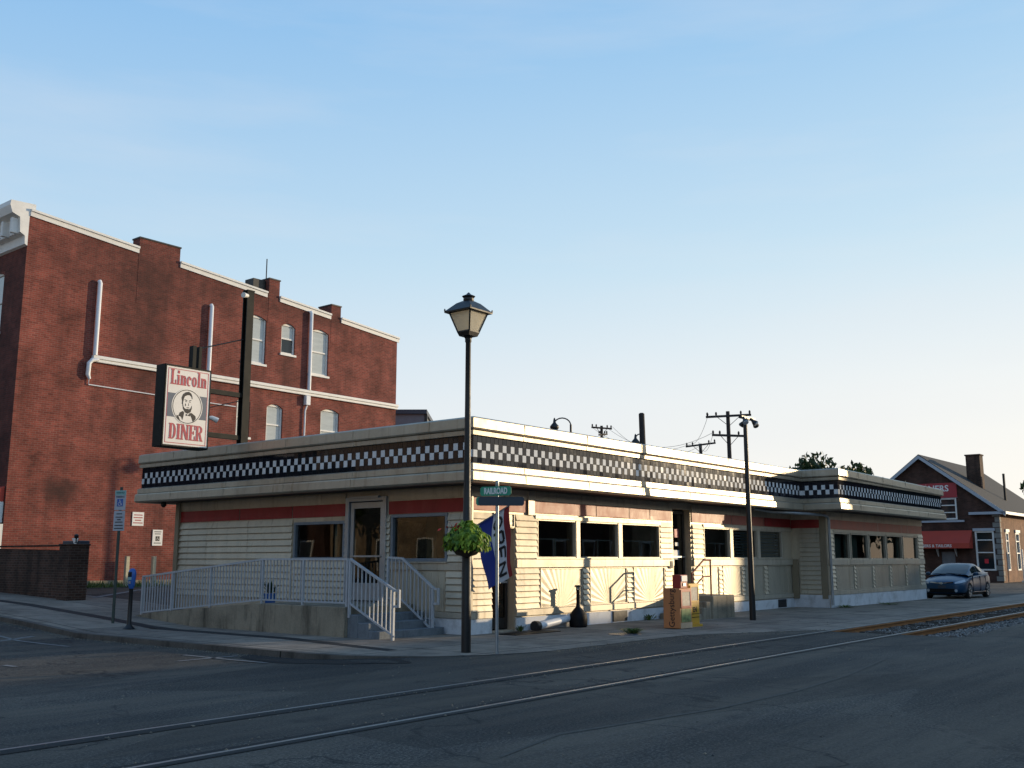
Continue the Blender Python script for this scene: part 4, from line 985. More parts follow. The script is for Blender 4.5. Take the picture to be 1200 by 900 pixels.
# accessible parking sign
ps = thing('parking_sign', 'green post with two stacked accessible parking plates by the kerb', 'parking sign', Vector((-9.55, 24.77, -.02)), R(-18))
b = MB(); b.box(-.035, .035, -.012, .012, 0, 3.36); b.box(-.012, .012, .012, .035, 0, 3.36); b.build('post', M('green_steel_post', (.06, .09, .085), .55, .4), ps)
MB().box(-.16, .16, -.022, -.014, 2.80, 3.28).build('upper_plate', m_plate, ps, bevel=.004)
p1 = MB().box(-.16, .16, -.026, -.0225, 3.16, 3.28).build('plate_header', m_greent, ps)
textmesh('lettering', 'RESERVED', .055, M('teal_ink', (.02, .12, .12), .5), p1, (0, -.028, 3.22), (X90, 0, 0), .95)
textmesh('lettering', 'PARKING', .06, m_back, ps, (0, -.026, 3.12), (X90, 0, 0), .95)
p2 = MB().box(-.085, .085, -.028, -.0225, 2.89, 3.07).build('accessible_symbol', m_meter, ps)
b = MB()
b.lathe([(.014, -.001), (.014, .001)], 12, (0, 0, 0)); sy = b.v[:]; b = MB()
def disc(b, cx, cz, r0, r1, a0, a1, y, k=16):
    for i in range(k):
        t, s = R(lerp(a0, a1, i/k)), R(lerp(a0, a1, (i+1)/k))
        b.quad((cx+r0*math.cos(t), y, cz+r0*math.sin(t)), (cx+r1*math.cos(t), y, cz+r1*math.sin(t)), (cx+r1*math.cos(s), y, cz+r1*math.sin(s)), (cx+r0*math.cos(s), y, cz+r0*math.sin(s)))
def wheelchair(b, cx, cz, s, y):
    disc(b, cx-.02*s, cz+.30*s, 0.0, .055*s, 0, 360, y); disc(b, cx-.03*s, cz-.10*s, .17*s, .21*s, 120, 380, y)
    for p, q in (((-.02, .22), (0, -.02)), ((0, -.02), (.16, -.02)), ((.16, -.02), (.22, -.24)), ((.22, -.24), (.28, -.22)), ((-.01, .12), (.13, .12))):
        b.bar((cx+p[0]*s, y, cz+p[1]*s), (cx+q[0]*s, y, cz+q[1]*s), .05*s, .002, up=(0, 1, 0))
wheelchair(b, 0, 2.975, .22, -.0295); b.build('wheelchair_figure', m_white, p2, recalc=False)
MB().box(-.16, .16, -.022, -.014, 2.30, 2.78).build('lower_plate', m_plate, ps, bevel=.004)
for k, (z, wd) in enumerate(((2.71, .08), (2.63, .10), (2.57, .05), (2.51, .11), (2.43, .12), (2.36, .13))):
    x = -wd; b = MB()
    while x < wd: l = rnd.uniform(.02, .05); b.box(x, min(x+l, wd), -.026, -.0225, z-.012, z+.012); x += l+.004
    b.build('print_line', m_back, ps)
# parking meter
pm = thing('parking_meter', 'blue domed parking meter on a black post at the kerb', 'parking meter', Vector((-8.83, 23.88, 0)), R(-20))
MB().lathe([(.13, 0), (.14, .03), (.075, .09), (.05, .14), (.046, .9), (.055, .93)], 14).build('post', m_dark, pm, smooth=True)
b = MB(); prof = [(.055, .93), (.085, 1.0), (.092, 1.1), (.105, 1.2), (.105, 1.28), (.085, 1.35), (.045, 1.385), (.005, 1.392)]
b.lathe(prof, 18); b.v = [(x, y*.72, z) for x, y, z in b.v]; b.build('head', m_meter, pm, smooth=True)
MB().box(-.05, .05, -.082, -.070, 1.20, 1.31).build('display', m_cglass, pm); MB().box(-.045, .045, -.078, -.066, 1.13, 1.19).build('rate_plate', m_greent, pm); MB().box(-.025, .025, -.076, -.06, 1.04, 1.10).build('coin_slot', m_alu, pm)
# lot bollards
for u, w, lab in ((3.9, -20.3, 'pale yellow bollard against the brick wall, left of the two'), (5.0, -20.3, 'pale yellow bollard against the brick wall nearer the diner')):
    r_ = thing('bollard', lab, 'bollard', L(u, w, rise(w)), group='bollards at the brick wall')
    MB().box(-.07, .07, -.07, .07, -.1, 1.08).build('post', m_wood, r_, bevel=.012); MB().box(-.075, .075, -.075, .075, 1.082, 1.11).build('cap', m_wood, r_, bevel=.01)
# floodlight pole by the facade
fpz = L(8.79, 2.32)
fp_o = thing('floodlight_pole', 'thin black pole with floodlights standing before the trackside facade', 'light pole', fpz, ROT)
MB().lathe([(.085, 0), (.075, 1.5), (.065, 3.2), (.055, 5.42)], 12).build('pole', m_dark, fp_o, smooth=True)
MB().box(-.28, .55, -.05, .05, 5.40, 5.47).build('bracket', m_dark, fp_o)
for x, y, ax, ay in ((-.22, -.12, -.5, -.6), (.12, -.2, .2, -.8), (.5, 0, .9, -.1), (.2, .15, .1, .8)):
    d = Vector((ax, ay, -.9)).normalized(); p = Vector((x, y*.5, 5.42)); 
    b = MB().tube([p, p+d*.08, p+d*.18, p+d*.22], [.03, .04, .08, .085], 12); b.build('floodlight', m_dark, fp_o, smooth=True)
    b = MB().tube([p+d*.218, p+d*.235], [.078, .072], 12); b.build('lens', m_lens, fp_o, smooth=True)

# ------------------------------------------------------------------ pole sign
SX0, SX1, SZ0, SZ1, SY = -2.82, -1.56, 4.40, 6.37, 7.6
sg = thing('pole_sign', 'tall lit box sign with red lettering hung from a black post over the diner roof', 'sign', ROOT0)
MB().box(SX0-.04, SX1+.04, SY, SY+.40, SZ0-.05, SZ1+.05).build('cabinet', m_cab, sg, bevel=.01)
b = MB()
for x0, x1, z0, z1 in ((SX0-.03, SX1+.03, SZ0-.04, SZ0), (SX0-.03, SX1+.03, SZ1, SZ1+.04), (SX0-.03, SX0, SZ0, SZ1), (SX1, SX1+.03, SZ0, SZ1)): b.box(x0, x1, SY-.022, SY-.002, z0, z1)
b.build('cabinet_rim', m_cab, sg)
face = MB().box(SX0, SX1, SY-.014, SY-.003, SZ0, SZ1).build('sign_face', m_cream, sg)
yf = SY-.0175
cxm = (SX0+SX1)/2; Wd = SX1-SX0; Hh = SZ1-SZ0
b = MB()   # thin red border
e, t = .045, .018
for x0, x1, z0, z1 in ((SX0+e, SX1-e, SZ0+e, SZ0+e+t), (SX0+e, SX1-e, SZ1-e-t, SZ1-e), (SX0+e, SX0+e+t, SZ0+e+t, SZ1-e-t), (SX1-e-t, SX1-e, SZ0+e+t, SZ1-e-t)): b.box(x0, x1, yf, yf+.002, z0, z1)
b.build('border', m_pink, face)
MB().box(SX0+.07, SX1-.07, yf, yf+.002, 5.10, 5.70).build('slate_stripe', m_slate, face)
b = MB(); cz = 5.395; 
vs = [(cxm+.445*math.cos(2*math.pi*i/48), yf-.003, cz+.455*math.sin(2*math.pi*i/48)) for i in range(48)]; b.poly(vs); b.build('oval_field', m_cream, face)
def ell_ring(b, cx, cz_, ax, az_, w, y, k=48):
    for i in range(k):
        t, s = 2*math.pi*i/k, 2*math.pi*(i+1)/k
        b.quad((cx+ax*math.cos(t), y, cz_+az_*math.sin(t)), (cx+(ax-w)*math.cos(t), y, cz_+(az_-w)*math.sin(t)), (cx+(ax-w)*math.cos(s), y, cz_+(az_-w)*math.sin(s)), (cx+ax*math.cos(s), y, cz_+az_*math.sin(s)))
b = MB(); ell_ring(b, cxm, cz, .42, .43, .018, yf-.0045); b.build('oval_line', m_ink, face)
# bearded man's portrait in ink: hair, brows, eyes, nose, beard, coat and bow tie
b = MB(); yi = yf-.005
def ink(pts): b.poly([(cxm+x*.60, yi, cz+z*.60) for x, z in pts])
ink([(-.26, .22), (-.30, .34), (-.24, .50), (-.12, .60), (.04, .64), (.16, .58), (.22, .46), (.24, .34), (.19, .36), (.17, .44), (.08, .50), (-.04, .48), (-.14, .42), (-.18, .32), (-.20, .20)])
ink([(-.26, .22), (-.20, .20), (-.22, .06), (-.27, .10)])
ink([(-.25, .12), (-.21, .10), (-.18, .0), (-.13, -.075), (-.05, -.10), (.02, -.085), (.09, -.10), (.15, -.07), (.19, .03), (.215, .08), (.22, -.06), (.17, -.22), (.03, -.30), (-.10, -.25), (-.20, -.12)])
ink([(-.15, .30), (-.04, .28), (.01, .235), (-.05, .245), (-.14, .265)]); ink([(.18, .30), (.09, .28), (.06, .235), (.10, .245), (.18, .265)])
ink([(-.11, .22), (-.03, .22), (-.04, .19), (-.10, .19)]); ink([(.08, .22), (.15, .22), (.15, .19), (.09, .19)])
ink([(.05, .18), (.08, .06), (.02, .04), (.045, .08)]); ink([(-.05, -.035), (.04, -.02), (.11, -.035), (.10, -.055), (-.04, -.055)])
ink([(-.10, .14), (-.06, .06), (-.09, .0), (-.12, .06)])
ink([(-.34, -.28), (-.20, -.20), (-.13, -.26), (-.16, -.44), (-.20, -.60), (-.27, -.46), (-.40, -.42)])
ink([(.10, -.27), (.22, -.24), (.42, -.36), (.44, -.48), (.30, -.62), (.22, -.44)])
ink([(-.05, -.30), (.03, -.34), (.03, -.38), (-.06, -.40)]); ink([(.05, -.34), (.15, -.29), (.15, -.40), (.05, -.38)])
ink([(-.50, -.40), (-.40, -.42), (-.30, -.62), (-.42, -.56)])
b.build('portrait', m_ink, face, recalc=False)
# condensed slab lettering
class Glyph:
    def __init__(s, b, x, z, w, h, st, y): s.b, s.x, s.z, s.w, s.h, s.st, s.y = b, x, z, w, h, st, y
    def r(s, x0, x1, z0, z1): s.b.box(s.x+x0*s.w, s.x+x1*s.w, s.y-.003, s.y, s.z+z0*s.h, s.z+z1*s.h)
    def el(s, cx, cz_, ax, az_, wx, wz, a0, a1, k=18):
        for i in range(k):
            t, u = R(lerp(a0, a1, i/k)), R(lerp(a0, a1, (i+1)/k)); f = lambda q, ax_, az2: (s.x+(cx+ax_*math.cos(q))*s.w, s.y-.003, s.z+(cz_+az2*math.sin(q))*s.h)
            s.b.quad(f(t, ax, az_), f(t, ax-wx, az_-wz), f(u, ax-wx, az_-wz), f(u, ax, az_))
def g_L(g): g.r(.12, .50, .07, .93); g.r(0, .62, .93, 1); g.r(0, 1, 0, .07); g.r(.80, 1, .07, .32)
def g_i(g): g.r(.22, .80, .06, .60); g.r(0, .8, .60, .66); g.r(0, 1, 0, .06); g.r(.22, .80, .76, .96)
def g_n(g): g.r(.06, .42, .06, .60); g.r(0, .42, .60, .66); g.r(0, .47, 0, .06); g.r(.58, .94, .06, .5); g.r(.55, 1, 0, .06); g.el(.62, .46, .30, .20, .26, .13, 0, 150)
def g_c(g): g.el(.5, .33, .5, .34, .38, .06, 55, 305); g.r(.60, .95, .42, .58)
def g_o(g): g.el(.5, .33, .5, .34, .37, .06, 0, 360, 26)
def g_l(g): g.r(.22, .80, .06, .94); g.r(0, .8, .94, 1); g.r(0, 1, 0, .06)
def g_D(g): g.r(.08, .40, .07, .93); g.r(0, .5, 0, .07); g.r(0, .5, .93, 1); g.el(.48, .5, .5, .5, .32, .07, -90, 90)
def g_I(g): g.r(.2, .8, .07, .93); g.r(0, 1, 0, .07); g.r(0, 1, .93, 1)
def g_N(g):
    g.r(.06, .26, .07, .93); g.r(.74, .94, .0, .93); g.r(0, .34, 0, .07); g.r(0, .3, .93, 1); g.r(.66, 1, .93, 1)
    y = g.y-.003; P_ = lambda x, z: (g.x+x*g.w, y-.0005, g.z+z*g.h); g.b.quad(P_(.06, .98), P_(.36, .98), P_(.94, .02), P_(.66, .02))
def g_E(g): g.r(.08, .44, .07, .93); g.r(0, 1, 0, .07); g.r(0, 1, .93, 1); g.r(.44, .70, .46, .55); g.r(.82, 1, .07, .30); g.r(.82, 1, .70, .93); g.r(.66, .78, .38, .63)
def g_R(g):
    g.r(.06, .38, .07, .93); g.r(0, .48, 0, .07); g.r(0, .5, .93, 1); g.el(.46, .74, .48, .26, .30, .07, -90, 90); g.r(.38, .52, .48, .56)
    y = g.y-.003; P_ = lambda x, z: (g.x+x*g.w, y-.0005, g.z+z*g.h); g.b.quad(P_(.42, .52), P_(.68, .52), P_(.98, .0), P_(.68, .0)); g.r(.92, 1.02, 0, .07)
def word(nm, glyphs, x0, x1, z, h, mat, y):
    b = MB(); tot = sum(w for _, w in glyphs)+.05*(len(glyphs)-1); k = (x1-x0)/tot; x = x0
    for fn, w in glyphs: fn(Glyph(b, x, z, w*k, h, 0, y)); x += (w+.05)*k
    return b.build(nm, mat, face, recalc=False)
m_let = M('weathered_red_lettering', (.43, .055, .075), .5, 0, .35, 9)
word('upper_lettering', [(g_L, .72), (g_i, .42), (g_n, .74), (g_c, .6), (g_o, .64), (g_l, .42), (g_n, .74)], SX0+.12, SX1-.10, 5.92, .38, m_let, yf-.001)
word('lower_lettering', [(g_D, .85), (g_I, .46), (g_N, .95), (g_E, .75), (g_R, .85)], SX0+.15, SX1-.14, 4.55, .39, m_let, yf-.001)
pyc = SY+.2
b = MB(); b.box(-.44, -.22, pyc-.10, pyc-.07, 4.45, 8.80); b.box(-.44, -.22, pyc+.07, pyc+.10, 4.45, 8.80); b.box(-.35, -.31, pyc-.07, pyc+.07, 4.45, 8.80); b.box(-.45, -.21, pyc-.11, pyc+.11, 8.802, 8.84); b.build('sign_post', m_cab, sg)
b = MB(); b.box(SX1+.04, -.44, pyc-.06, pyc+.06, 5.86, 5.98); b.build('sign_arm', m_cab, sg); b = MB(); b.box(SX1+.04, -.44, pyc-.06, pyc+.06, 4.72, 4.84); b.build('sign_arm', m_cab, sg)
b = MB(); b.box(-2.02, -1.92, pyc-.09, pyc+.09, SZ1+.05, 7.02); b.box(-1.84, -1.76, pyc-.09, pyc+.09, SZ1+.05, 7.02); b.build('sign_bracket', m_cab, sg)
MB().tube([(-1.8, pyc, 6.98), (-.44, pyc, 7.46)], .02, 6).build('tie_rod', m_dark, sg); MB().tube([(SX1+.04, pyc, 5.45), (-.44, pyc, 5.78)], .014, 6).build('tie_rod', m_dark, sg)
r_ = MB().tube([(SX1+.05, pyc-.1, 5.20), (SX1+.17, pyc-.14, 5.20), (SX1+.30, pyc-.2, 5.14)], [.04, .06, .075], 12).build('floodlight', m_trimw, sg, smooth=True)
MB().tube([(-.44, pyc-.1, 8.66), (-.62, pyc-.16, 8.64)], [.05, .075], 12).build('floodlight', m_trimw, sg, smooth=True)

# ------------------------------------------------------------------ brick building
BW = 18.65; GZ = .45
bb = thing('brick_building', 'three storey red brick building with white gutter pipes and cornice', 'building', L(-.4, -21))
PW = lambda a, d, z: (a, -d, z); PF = lambda a, d, z: (-d, a, z)     # front: a runs back along +y
roofz = lambda a: 14.0-.0838*a
sidewin = [(9.45, 10.65, 9.98, 12.1), (11.48, 12.25, 10.64, 12.03), (13.15, 14.22, 9.95, 12.08), (9.3, 9.98, 6.72, 8.38), (10.85, 11.72, 6.5, 8.30), (13.88, 14.98, 6.4, 8.44)]
frontwin = [(1.6, 2.9, 9.8, 12.1), (4.3, 5.6, 9.8, 12.1), (1.6, 2.9, 5.6, 7.9), (4.3, 5.6, 5.6, 7.9)]
b = MB(); wall(b, PW, 0, BW, GZ-.6, 14.2, sidewin, .16)
# trim the top to the slope of the roof
b.v = [(x, y, roofz(x) if z == 14.2 else z) for x, y, z in b.v]
b.build('wall', m_brick, bb)
b = MB(); wall(b, PF, 0, 13, GZ-.6, 13.95, frontwin, .16); b.build('wall', brickmat('shaded_front_brick', (.15, .042, .032), (.10, .03, .024), (.10, .06, .05), .4), bb)  # darker copy of the red brick, shade painted into the front
b = MB(); b.quad((BW, 0, 0), (BW, 13, 0), (BW, 13, roofz(BW)), (BW, 0, roofz(BW))); b.quad((0, 13, 0), (BW, 13, 0), (BW, 13, roofz(BW)), (0, 13, roofz(0))); b.build('wall', m_brick, bb)
MB().quad((0, 0, 13.8), (BW, 0, roofz(BW)-.15), (BW, 13, roofz(BW)-.15), (0, 13, 13.8)).build('roof', m_roof, bb)
def sash(P, a0, a1, z0, z1, arch=True, openw=False, fr=.07, ps_=None, shade=.5):
    b = MB(); dp = .10
    for x0, x1, y0, y1 in ((a0, a0+fr, z0, z1), (a1-fr, a1, z0, z1), (a0+fr, a1-fr, z1-fr*1.6, z1), (a0+fr, a1-fr, z0, z0+fr)): b.box(x0, x1, -.15, -dep_, y0, y1, P=P)
    zm = (z0+z1)/2; b.box(a0+fr, a1-fr, -.14, -dep_-.01, zm-.035, zm+.035, P=P)
    w = b.build('window', m_trimw, ps_, bevel=.006)
    zsplit = zm+.035
    MB().quad(P(a0+fr, -.125, z0+fr), P(a1-fr, -.125, z0+fr), P(a1-fr, -.125, zm-.035), P(a0+fr, -.125, zm-.035)).build('pane', m_panes if not openw else m_cglass, w)
    MB().quad(P(a0+fr, -.12, zm+.035), P(a1-fr, -.12, zm+.035), P(a1-fr, -.12, z1-fr*1.6), P(a0+fr, -.12, z1-fr*1.6)).build('pane', m_panes, w)
    MB().box(a0-.06, a1+.06, -.10, .06, z0-.10, z0-.002, P=P).build('sill', m_trimw, w, bevel=.008)
    if arch:   # segmental brick arch closing the corners of the opening
        b = MB(); k = 10; hh = .16
        for i in range(k):
            x0, x1 = lerp(a0, a1, i/k), lerp(a0, a1, (i+1)/k); f = lambda x: z1-hh*((2*(x-a0)/(a1-a0)-1)**2)
            b.add([P(x0, -.003, f(x0)), P(x1, -.003, f(x1)), P(x1, -.003, z1+.002), P(x0, -.003, z1+.002), P(x0, -.10, f(x0)), P(x1, -.10, f(x1))], [(0, 1, 2, 3), (0, 1, 5, 4)])
        b.build('brick_arch', m_brick, w)
    return w
dep_ = .07
m_panes = M('window_blind_glass', (.46, .50, .50), .08, 0, .12, 1.2, (1, 1, 6), coat=.6, rvar=.03)
for i, w in enumerate(sidewin): sash(PW, *w, ps_=bb, openw=(i == 1))
for w in frontwin: sash(PF, *w, ps_=bb)
# white coping along the sloping roof edge, chimneys
segs = [(.02, 4.36), (6.22, 10.6), (11.3, 14.28), (14.92, BW+.1)]
for a0, a1 in segs:
    b = MB(); pr = [(-.3, .14), (.11, .14), (.11, .06), (.06, .05), (.05, -.12), (.004, -.12), (.004, .0), (-.3, .0)]
    b.prism([(a0, -d, roofz(a0)+z) for d, z in pr], (a1-a0, 0, roofz(a1)-roofz(a0))); b.build('coping', m_trimw, bb)
for a0, a1, zt, dd in ((4.38, 6.2, 14.15, .5), (10.7, 11.28, 13.86, .9), (14.32, 14.9, 13.38, .9)):
    MB().box(a0, a1, .012-.02, dd, 11.5 if a0 < 5 else roofz(a1)-1.2, zt).build('chimney', m_brick, bb)
    MB().box(a0-.03, a1+.03, -.04, dd+.03, zt+.002, zt+.06).build('chimney_cap', m_dark, bb)
MB().box(10.0, 10.66, .2, .8, 13.0, 13.8).build('roof_box', m_dark, bb)
MB().tube([(10.75, .3, 13.8), (10.75, .3, 14.85)], .025, 6).build('antenna', m_dark, bb)
def piece(nm, pts, r, mat=m_pipew, n=10): return MB().tube(pts, r, n).build(nm, mat, bb, smooth=True)
# horizontal gutter: two stacked white runs
b = MB(); b.box(2.72, BW+.05, -.16, -.005, 9.02, 9.15); b.box(2.9, BW+.03, -.12, -.005, 8.90, 9.018); b.build('gutter', m_trimw, bb, bevel=.02)
piece('downpipe', [(2.80, -.12, 9.15), (2.80, -.12, 11.95), (2.80, -.06, 12.02)], .085)
piece('downpipe', [(7.75, -.12, 9.15), (7.75, -.12, 12.0), (7.75, -.06, 12.07)], .085)
piece('downpipe', [(13.05, -.12, 9.15), (13.05, -.12, 12.72), (13.05, -.06, 12.8)], .085)
piece('downpipe', [(2.95, -.1, 9.0), (2.72, -.1, 8.96), (2.60, -.1, 8.82), (2.58, -.1, 8.38), (2.66, -.1, 8.22)], [.07, .085, .085, .085, .05])
piece('conduit', [(2.66, -.05, 8.3), (2.66, -.05, 8.02), (6, -.05, 7.97), (9.2, -.05, 7.95)], .022, n=6)
MB().box(12.85, 13.10, -.2, -.005, 8.45, 8.88).build('leader_head', m_pipew, bb, bevel=.02)
piece('downpipe', [(13.0, -.1, 8.5), (12.9, -.08, 8.2), (12.88, -.07, 4.5)], .04, n=8)
MB().box(0.0, BW, -.06, -.004, GZ-.5, .82).build('base_course', m_conc, bb)
# front cornice with brackets
b = MB(); 
pr = [(.003, 12.75), (.10, 12.8), (.12, 13.1), (.30, 13.2), (.34, 13.75), (.62, 13.85), (.72, 14.12), (.70, 14.3), (-.2, 14.35), (-.2, 13.9), (.003, 13.9)]
b.prism([(-d, -.02, z) for d, z in pr], (0, 13.1, 0)); b.build('cornice', m_trimw, bb)
for k in range(18): MB().box(-.56, -.13, .12+k*.72, .26+k*.72, 13.15, 13.72).build('cornice_bracket', m_trimw, bb, bevel=.03)
# shop front awning at the street corner
aw = MB(); aw.add([(-.02, .1, 4.1), (-1.05, .1, 3.55), (-1.05, 7, 3.55), (-.02, 7, 4.1)], [(0, 1, 2, 3)]); aw.build('awning', m_awn, bb)
av = MB().box(-1.06, -.02, .08, .10, 2.85, 3.56).build('awning_side', m_white, bb)
MB().add([(-.02, .085, 4.1), (-1.06, .085, 3.555), (-.02, .085, 3.555)], [(0, 1, 2)]).build('awning_gable', m_awn, bb)
MB().box(-1.07, -1.05, .1, 7, 2.85, 3.55).build('awning_valance', m_white, bb)
textmesh('awning_numeral', '2', .5, m_gold, av, (-.52, .074, 3.15), (X90, 0, 0), 1, .01)
MB().lathe([(.02, 0), (.10, .04), (.14, .14), (.10, .24), (.03, .28)], 14, (-.55, .3, 2.5)).build('globe_lamp', m_globe, bb, smooth=True)
MB().box(-.12, -.01, .0, .12, .5, 2.8).build('corner_pipe', m_trimw, bb)
MB().box(-.06, -.01, .2, 12.8, .4, 2.78).build('shopfront', m_back, bb)
# wall notices
n1 = MB().box(4.80, 5.28, -.03, -.005, 2.86, 3.38).build('wall_notice', m_white, bb)
for z, wd in ((3.27, .36), (3.17, .38), (3.07, .26), (2.97, .40)):
    x = 5.04-wd/2; b = MB()
    while x < 5.04+wd/2: l = rnd.uniform(.03, .08); b.box(x, min(x+l, 5.04+wd/2), -.034, -.0305, z-.018, z+.018); x += l+.008
    b.build('print_line', m_redink, n1)
n2 = MB().box(5.70, 6.13, -.03, -.005, 2.12, 2.73).build('wall_notice', m_white, bb)
for z, wd in ((2.65, .30), (2.57, .26), (2.22, .3)):
    x = 5.915-wd/2; b = MB()
    while x < 5.915+wd/2: l = rnd.uniform(.03, .07); b.box(x, min(x+l, 5.915+wd/2), -.034, -.0305, z-.015, z+.015); x += l+.008
    b.build('print_line', m_ink, n2)
MB().box(5.83, 6.0, -.034, -.0305, 2.30, 2.48).build('symbol_field', m_ink, n2)
b = MB(); wheelchair(b, 5.915, 2.39, .2, -.0355); b.build('wheelchair_figure', m_white, n2, recalc=False)

# garden wall with pillar in front of the lot
gw = thing('brick_garden_wall', 'dark weathered brick wall ending in a square pillar beside the lot', 'wall', L(-1.3, -14.25))
b = MB(); z0 = -.2
b.add([(.0, .72, z0+.3), (0, 7.2, z0+.5), (.32, 7.2, z0+.5), (.32, .72, z0+.3), (0, .72, 1.86), (0, 7.2, 1.98), (.32, 7.2, 1.98), (.32, .72, 1.86)], [(0, 1, 5, 4), (1, 2, 6, 5), (2, 3, 7, 6), (3, 0, 4, 7), (4, 5, 6, 7)]); b.build('wall', m_brickd, gw)
MB().box(-.14, .46, .1, .72, .1, 2.0).build('pillar', m_brickd, gw); MB().box(-.17, .49, .07, .75, 2.002, 2.05).build('pillar_cap', m_brickd, gw, bevel=.015); MB().box(-.05, .37, .82, 7.25, 1.985, 2.03).build('wall_cap', m_brickd, gw)
MB().lathe([(.05, 2.08), (.02, 2.12), (.018, 2.2), (.06, 2.24), (.07, 2.3), (.03, 2.34)], 10, (.18, .38, 0)).build('finial', m_dark, gw, smooth=True)
MB().prism([(.5, 1.25, 2.24), (.5, .85, 2.24), (.5, 1.05, 1.98)], (.02, 0, 0)).build('warning_plate', m_white, gw)
MB().box(.55, .9, .9, 1.9, 1.5, 2.16).build('utility_cabinet', m_back, gw, bevel=.02)
b = MB()
for k in range(900):
    x = rnd.uniform(0, 9); y = rnd.uniform(-1.15, -.15)+.0; h = rnd.uniform(.06, .32)*(1-.5*abs(y+.6)); a = rnd.random()*6.28; s = Vector((math.cos(a), math.sin(a), 0))*.03
    p = Vector((x, y, 0)); q = p+Vector((rnd.gauss(0, .1), rnd.gauss(0, .1), h)); b.add([p-s, p+s, q], [(0, 1, 2)])
tag(b.build('weeds', m_weed, recalc=False, loc=L(1.5, -21, rise(-20.4)), rot=ROT), 'rough weeds growing along the foot of the brick wall', 'weeds', kind='stuff')
sheet('lot_verge', [(1.2, -20.95), (11, -20.95), (11, -19.8), (1.2, -19.8)], M('verge_soil', (.10, .10, .07), .95, 0, .4, 4), .012)

# ------------------------------------------------------------------ cleaners building beyond the diner
cl = thing('cleaners_shop', 'brown brick shop with gable roof, red awning and stone quoins', 'shop', L(59.9, -3.6))
GW = 10.2; DP = 15
PG = lambda a, d, z: (-d, a, z)          # gable front, a runs leftward (away from tracks)
PT = lambda a, d, z: (a, -d, z)          # trackside wall
gwins = [(.43, 1.68, .82, 3.55), (2.75, 4.3, 4.4, 5.95)]
b = MB(); wall(b, PG, 0, GW, -.2, 5.0, [gwins[0], (3.1, 4.05, 0.02, 2.15), (2.75, 4.3, 4.4, 5.0)], .15)
b.poly([(0, 0, 5.0), (0, 2.75, 5.0), (0, 2.75, 5.95), (0, 2.75, 7.1), (0, 0, 5.0)][:4])
b.poly([(0, 2.75, 5.95), (0, 4.3, 5.95), (0, 4.3, 8.3), (0, 2.75, 7.1)]); b.poly([(0, 4.3, 5.0), (0, GW, 5.0), (0, GW/2, 8.95), (0, 4.3, 8.3)])
b.build('wall', m_brickc, cl)
twin = [(1.3, 2.1, .8, 3.5), (4.1, 5.2, .8, 3.5), (7.4, 8.6, .8, 3.5), (10.6, 11.8, .8, 3.5)]
b = MB(); wall(b, PT, 0, DP, -.2, 5.0, twin, .15); b.quad((DP, 0, 0), (DP, GW, 0), (DP, GW, 5), (DP, 0, 5)); b.quad((0, GW, 0), (DP, GW, 0), (DP, GW, 5), (0, GW, 5)); b.build('wall', brickmat('sunlit_trackside_brick', (.30, .15, .085), (.21, .10, .06), (.28, .2, .15), .3), cl)  # lighter, warmer brick than the gable's, low sunlight painted into the colour
b = MB(); hx = GW/2
for y0, z0, y1, z1 in ((-.45, 4.72, hx, 9.06), (GW+.45, 4.72, hx, 9.06)):
    b.add([(-.3, y0, z0), (DP+.3, y0, z0), (DP+.3, y1, z1), (-.3, y1, z1), (-.3, y0, z0+.14), (DP+.3, y0, z0+.14), (DP+.3, y1, z1+.14), (-.3, y1, z1+.14)], [(0, 1, 2, 3), (4, 5, 6, 7), (0, 1, 5, 4), (1, 2, 6, 5), (0, 3, 7, 4)])
b.build('roof', m_shing, cl)
b = MB()
for y0, z0, y1, z1 in ((-.5, 4.66, hx, 9.05), (GW+.5, 4.66, hx, 9.05)):
    b.prism([(-.34, y0, z0-.10), (-.34, y1, z1-.18), (-.34, y1, z1+.08), (-.34, y0, z0+.18)], (.035, 0, 0))
b.box(-.34, .3, -.55, 1.9, 4.70, 4.88); b.box(.31, DP, -.55, -.42, 4.68, 4.88); b.build('eave_trim', m_plate, cl)
ch = MB().box(4.3, 5.2, 2.05, 3.05, 6.0, 9.3).build('chimney', m_brickd, cl); MB().box(4.24, 5.26, 1.99, 3.11, 9.303, 9.4).build('chimney_cap', m_brickd, cl)
MB().tube([(6.5, 1.0, 5.5), (6.5, 1.0, 8.0)], .09, 8).build('vent_pipe', m_dark, cl)
for k in range(13):
    z = .1+k*.37; l = .42 if k % 2 else .26
    MB().box(-.025, l, -.025, .30 if k % 2 else .46, z, z+.33).build('quoin', m_quoin, cl, bevel=.015)
sb = MB().box(-.10, -.02, 2.65, 6.6, 5.97, 7.03).build('shop_sign', m_redink, cl)
textmesh('sign_lettering', 'CLEANERS', .62, m_white, sb, (-.106, 4.62, 6.62), (X90, 0, R(-90)), .98, .015)
b = MB(); A0, A1 = 1.85, 7.4
b.add([(-.02, A0, 3.62), (-.02, A1, 3.62), (-.95, A1, 2.72), (-.95, A0, 2.72), (-.95, A0, 2.36), (-.95, A1, 2.36), (-.02, A0, 2.36)], [(0, 1, 2, 3), (3, 2, 5, 4), (0, 3, 4, 6)]); aw = b.build('awning', m_awn, cl)
textmesh('awning_lettering', 'CLEANERS & TAILORS', .28, m_white, aw, (-.957, 4.4, 2.53), (X90, 0, R(-90)), 1.0, .006)
MB().box(.06, .10, 3.12, 4.03, .03, 2.13).build('door', m_greyb, cl)
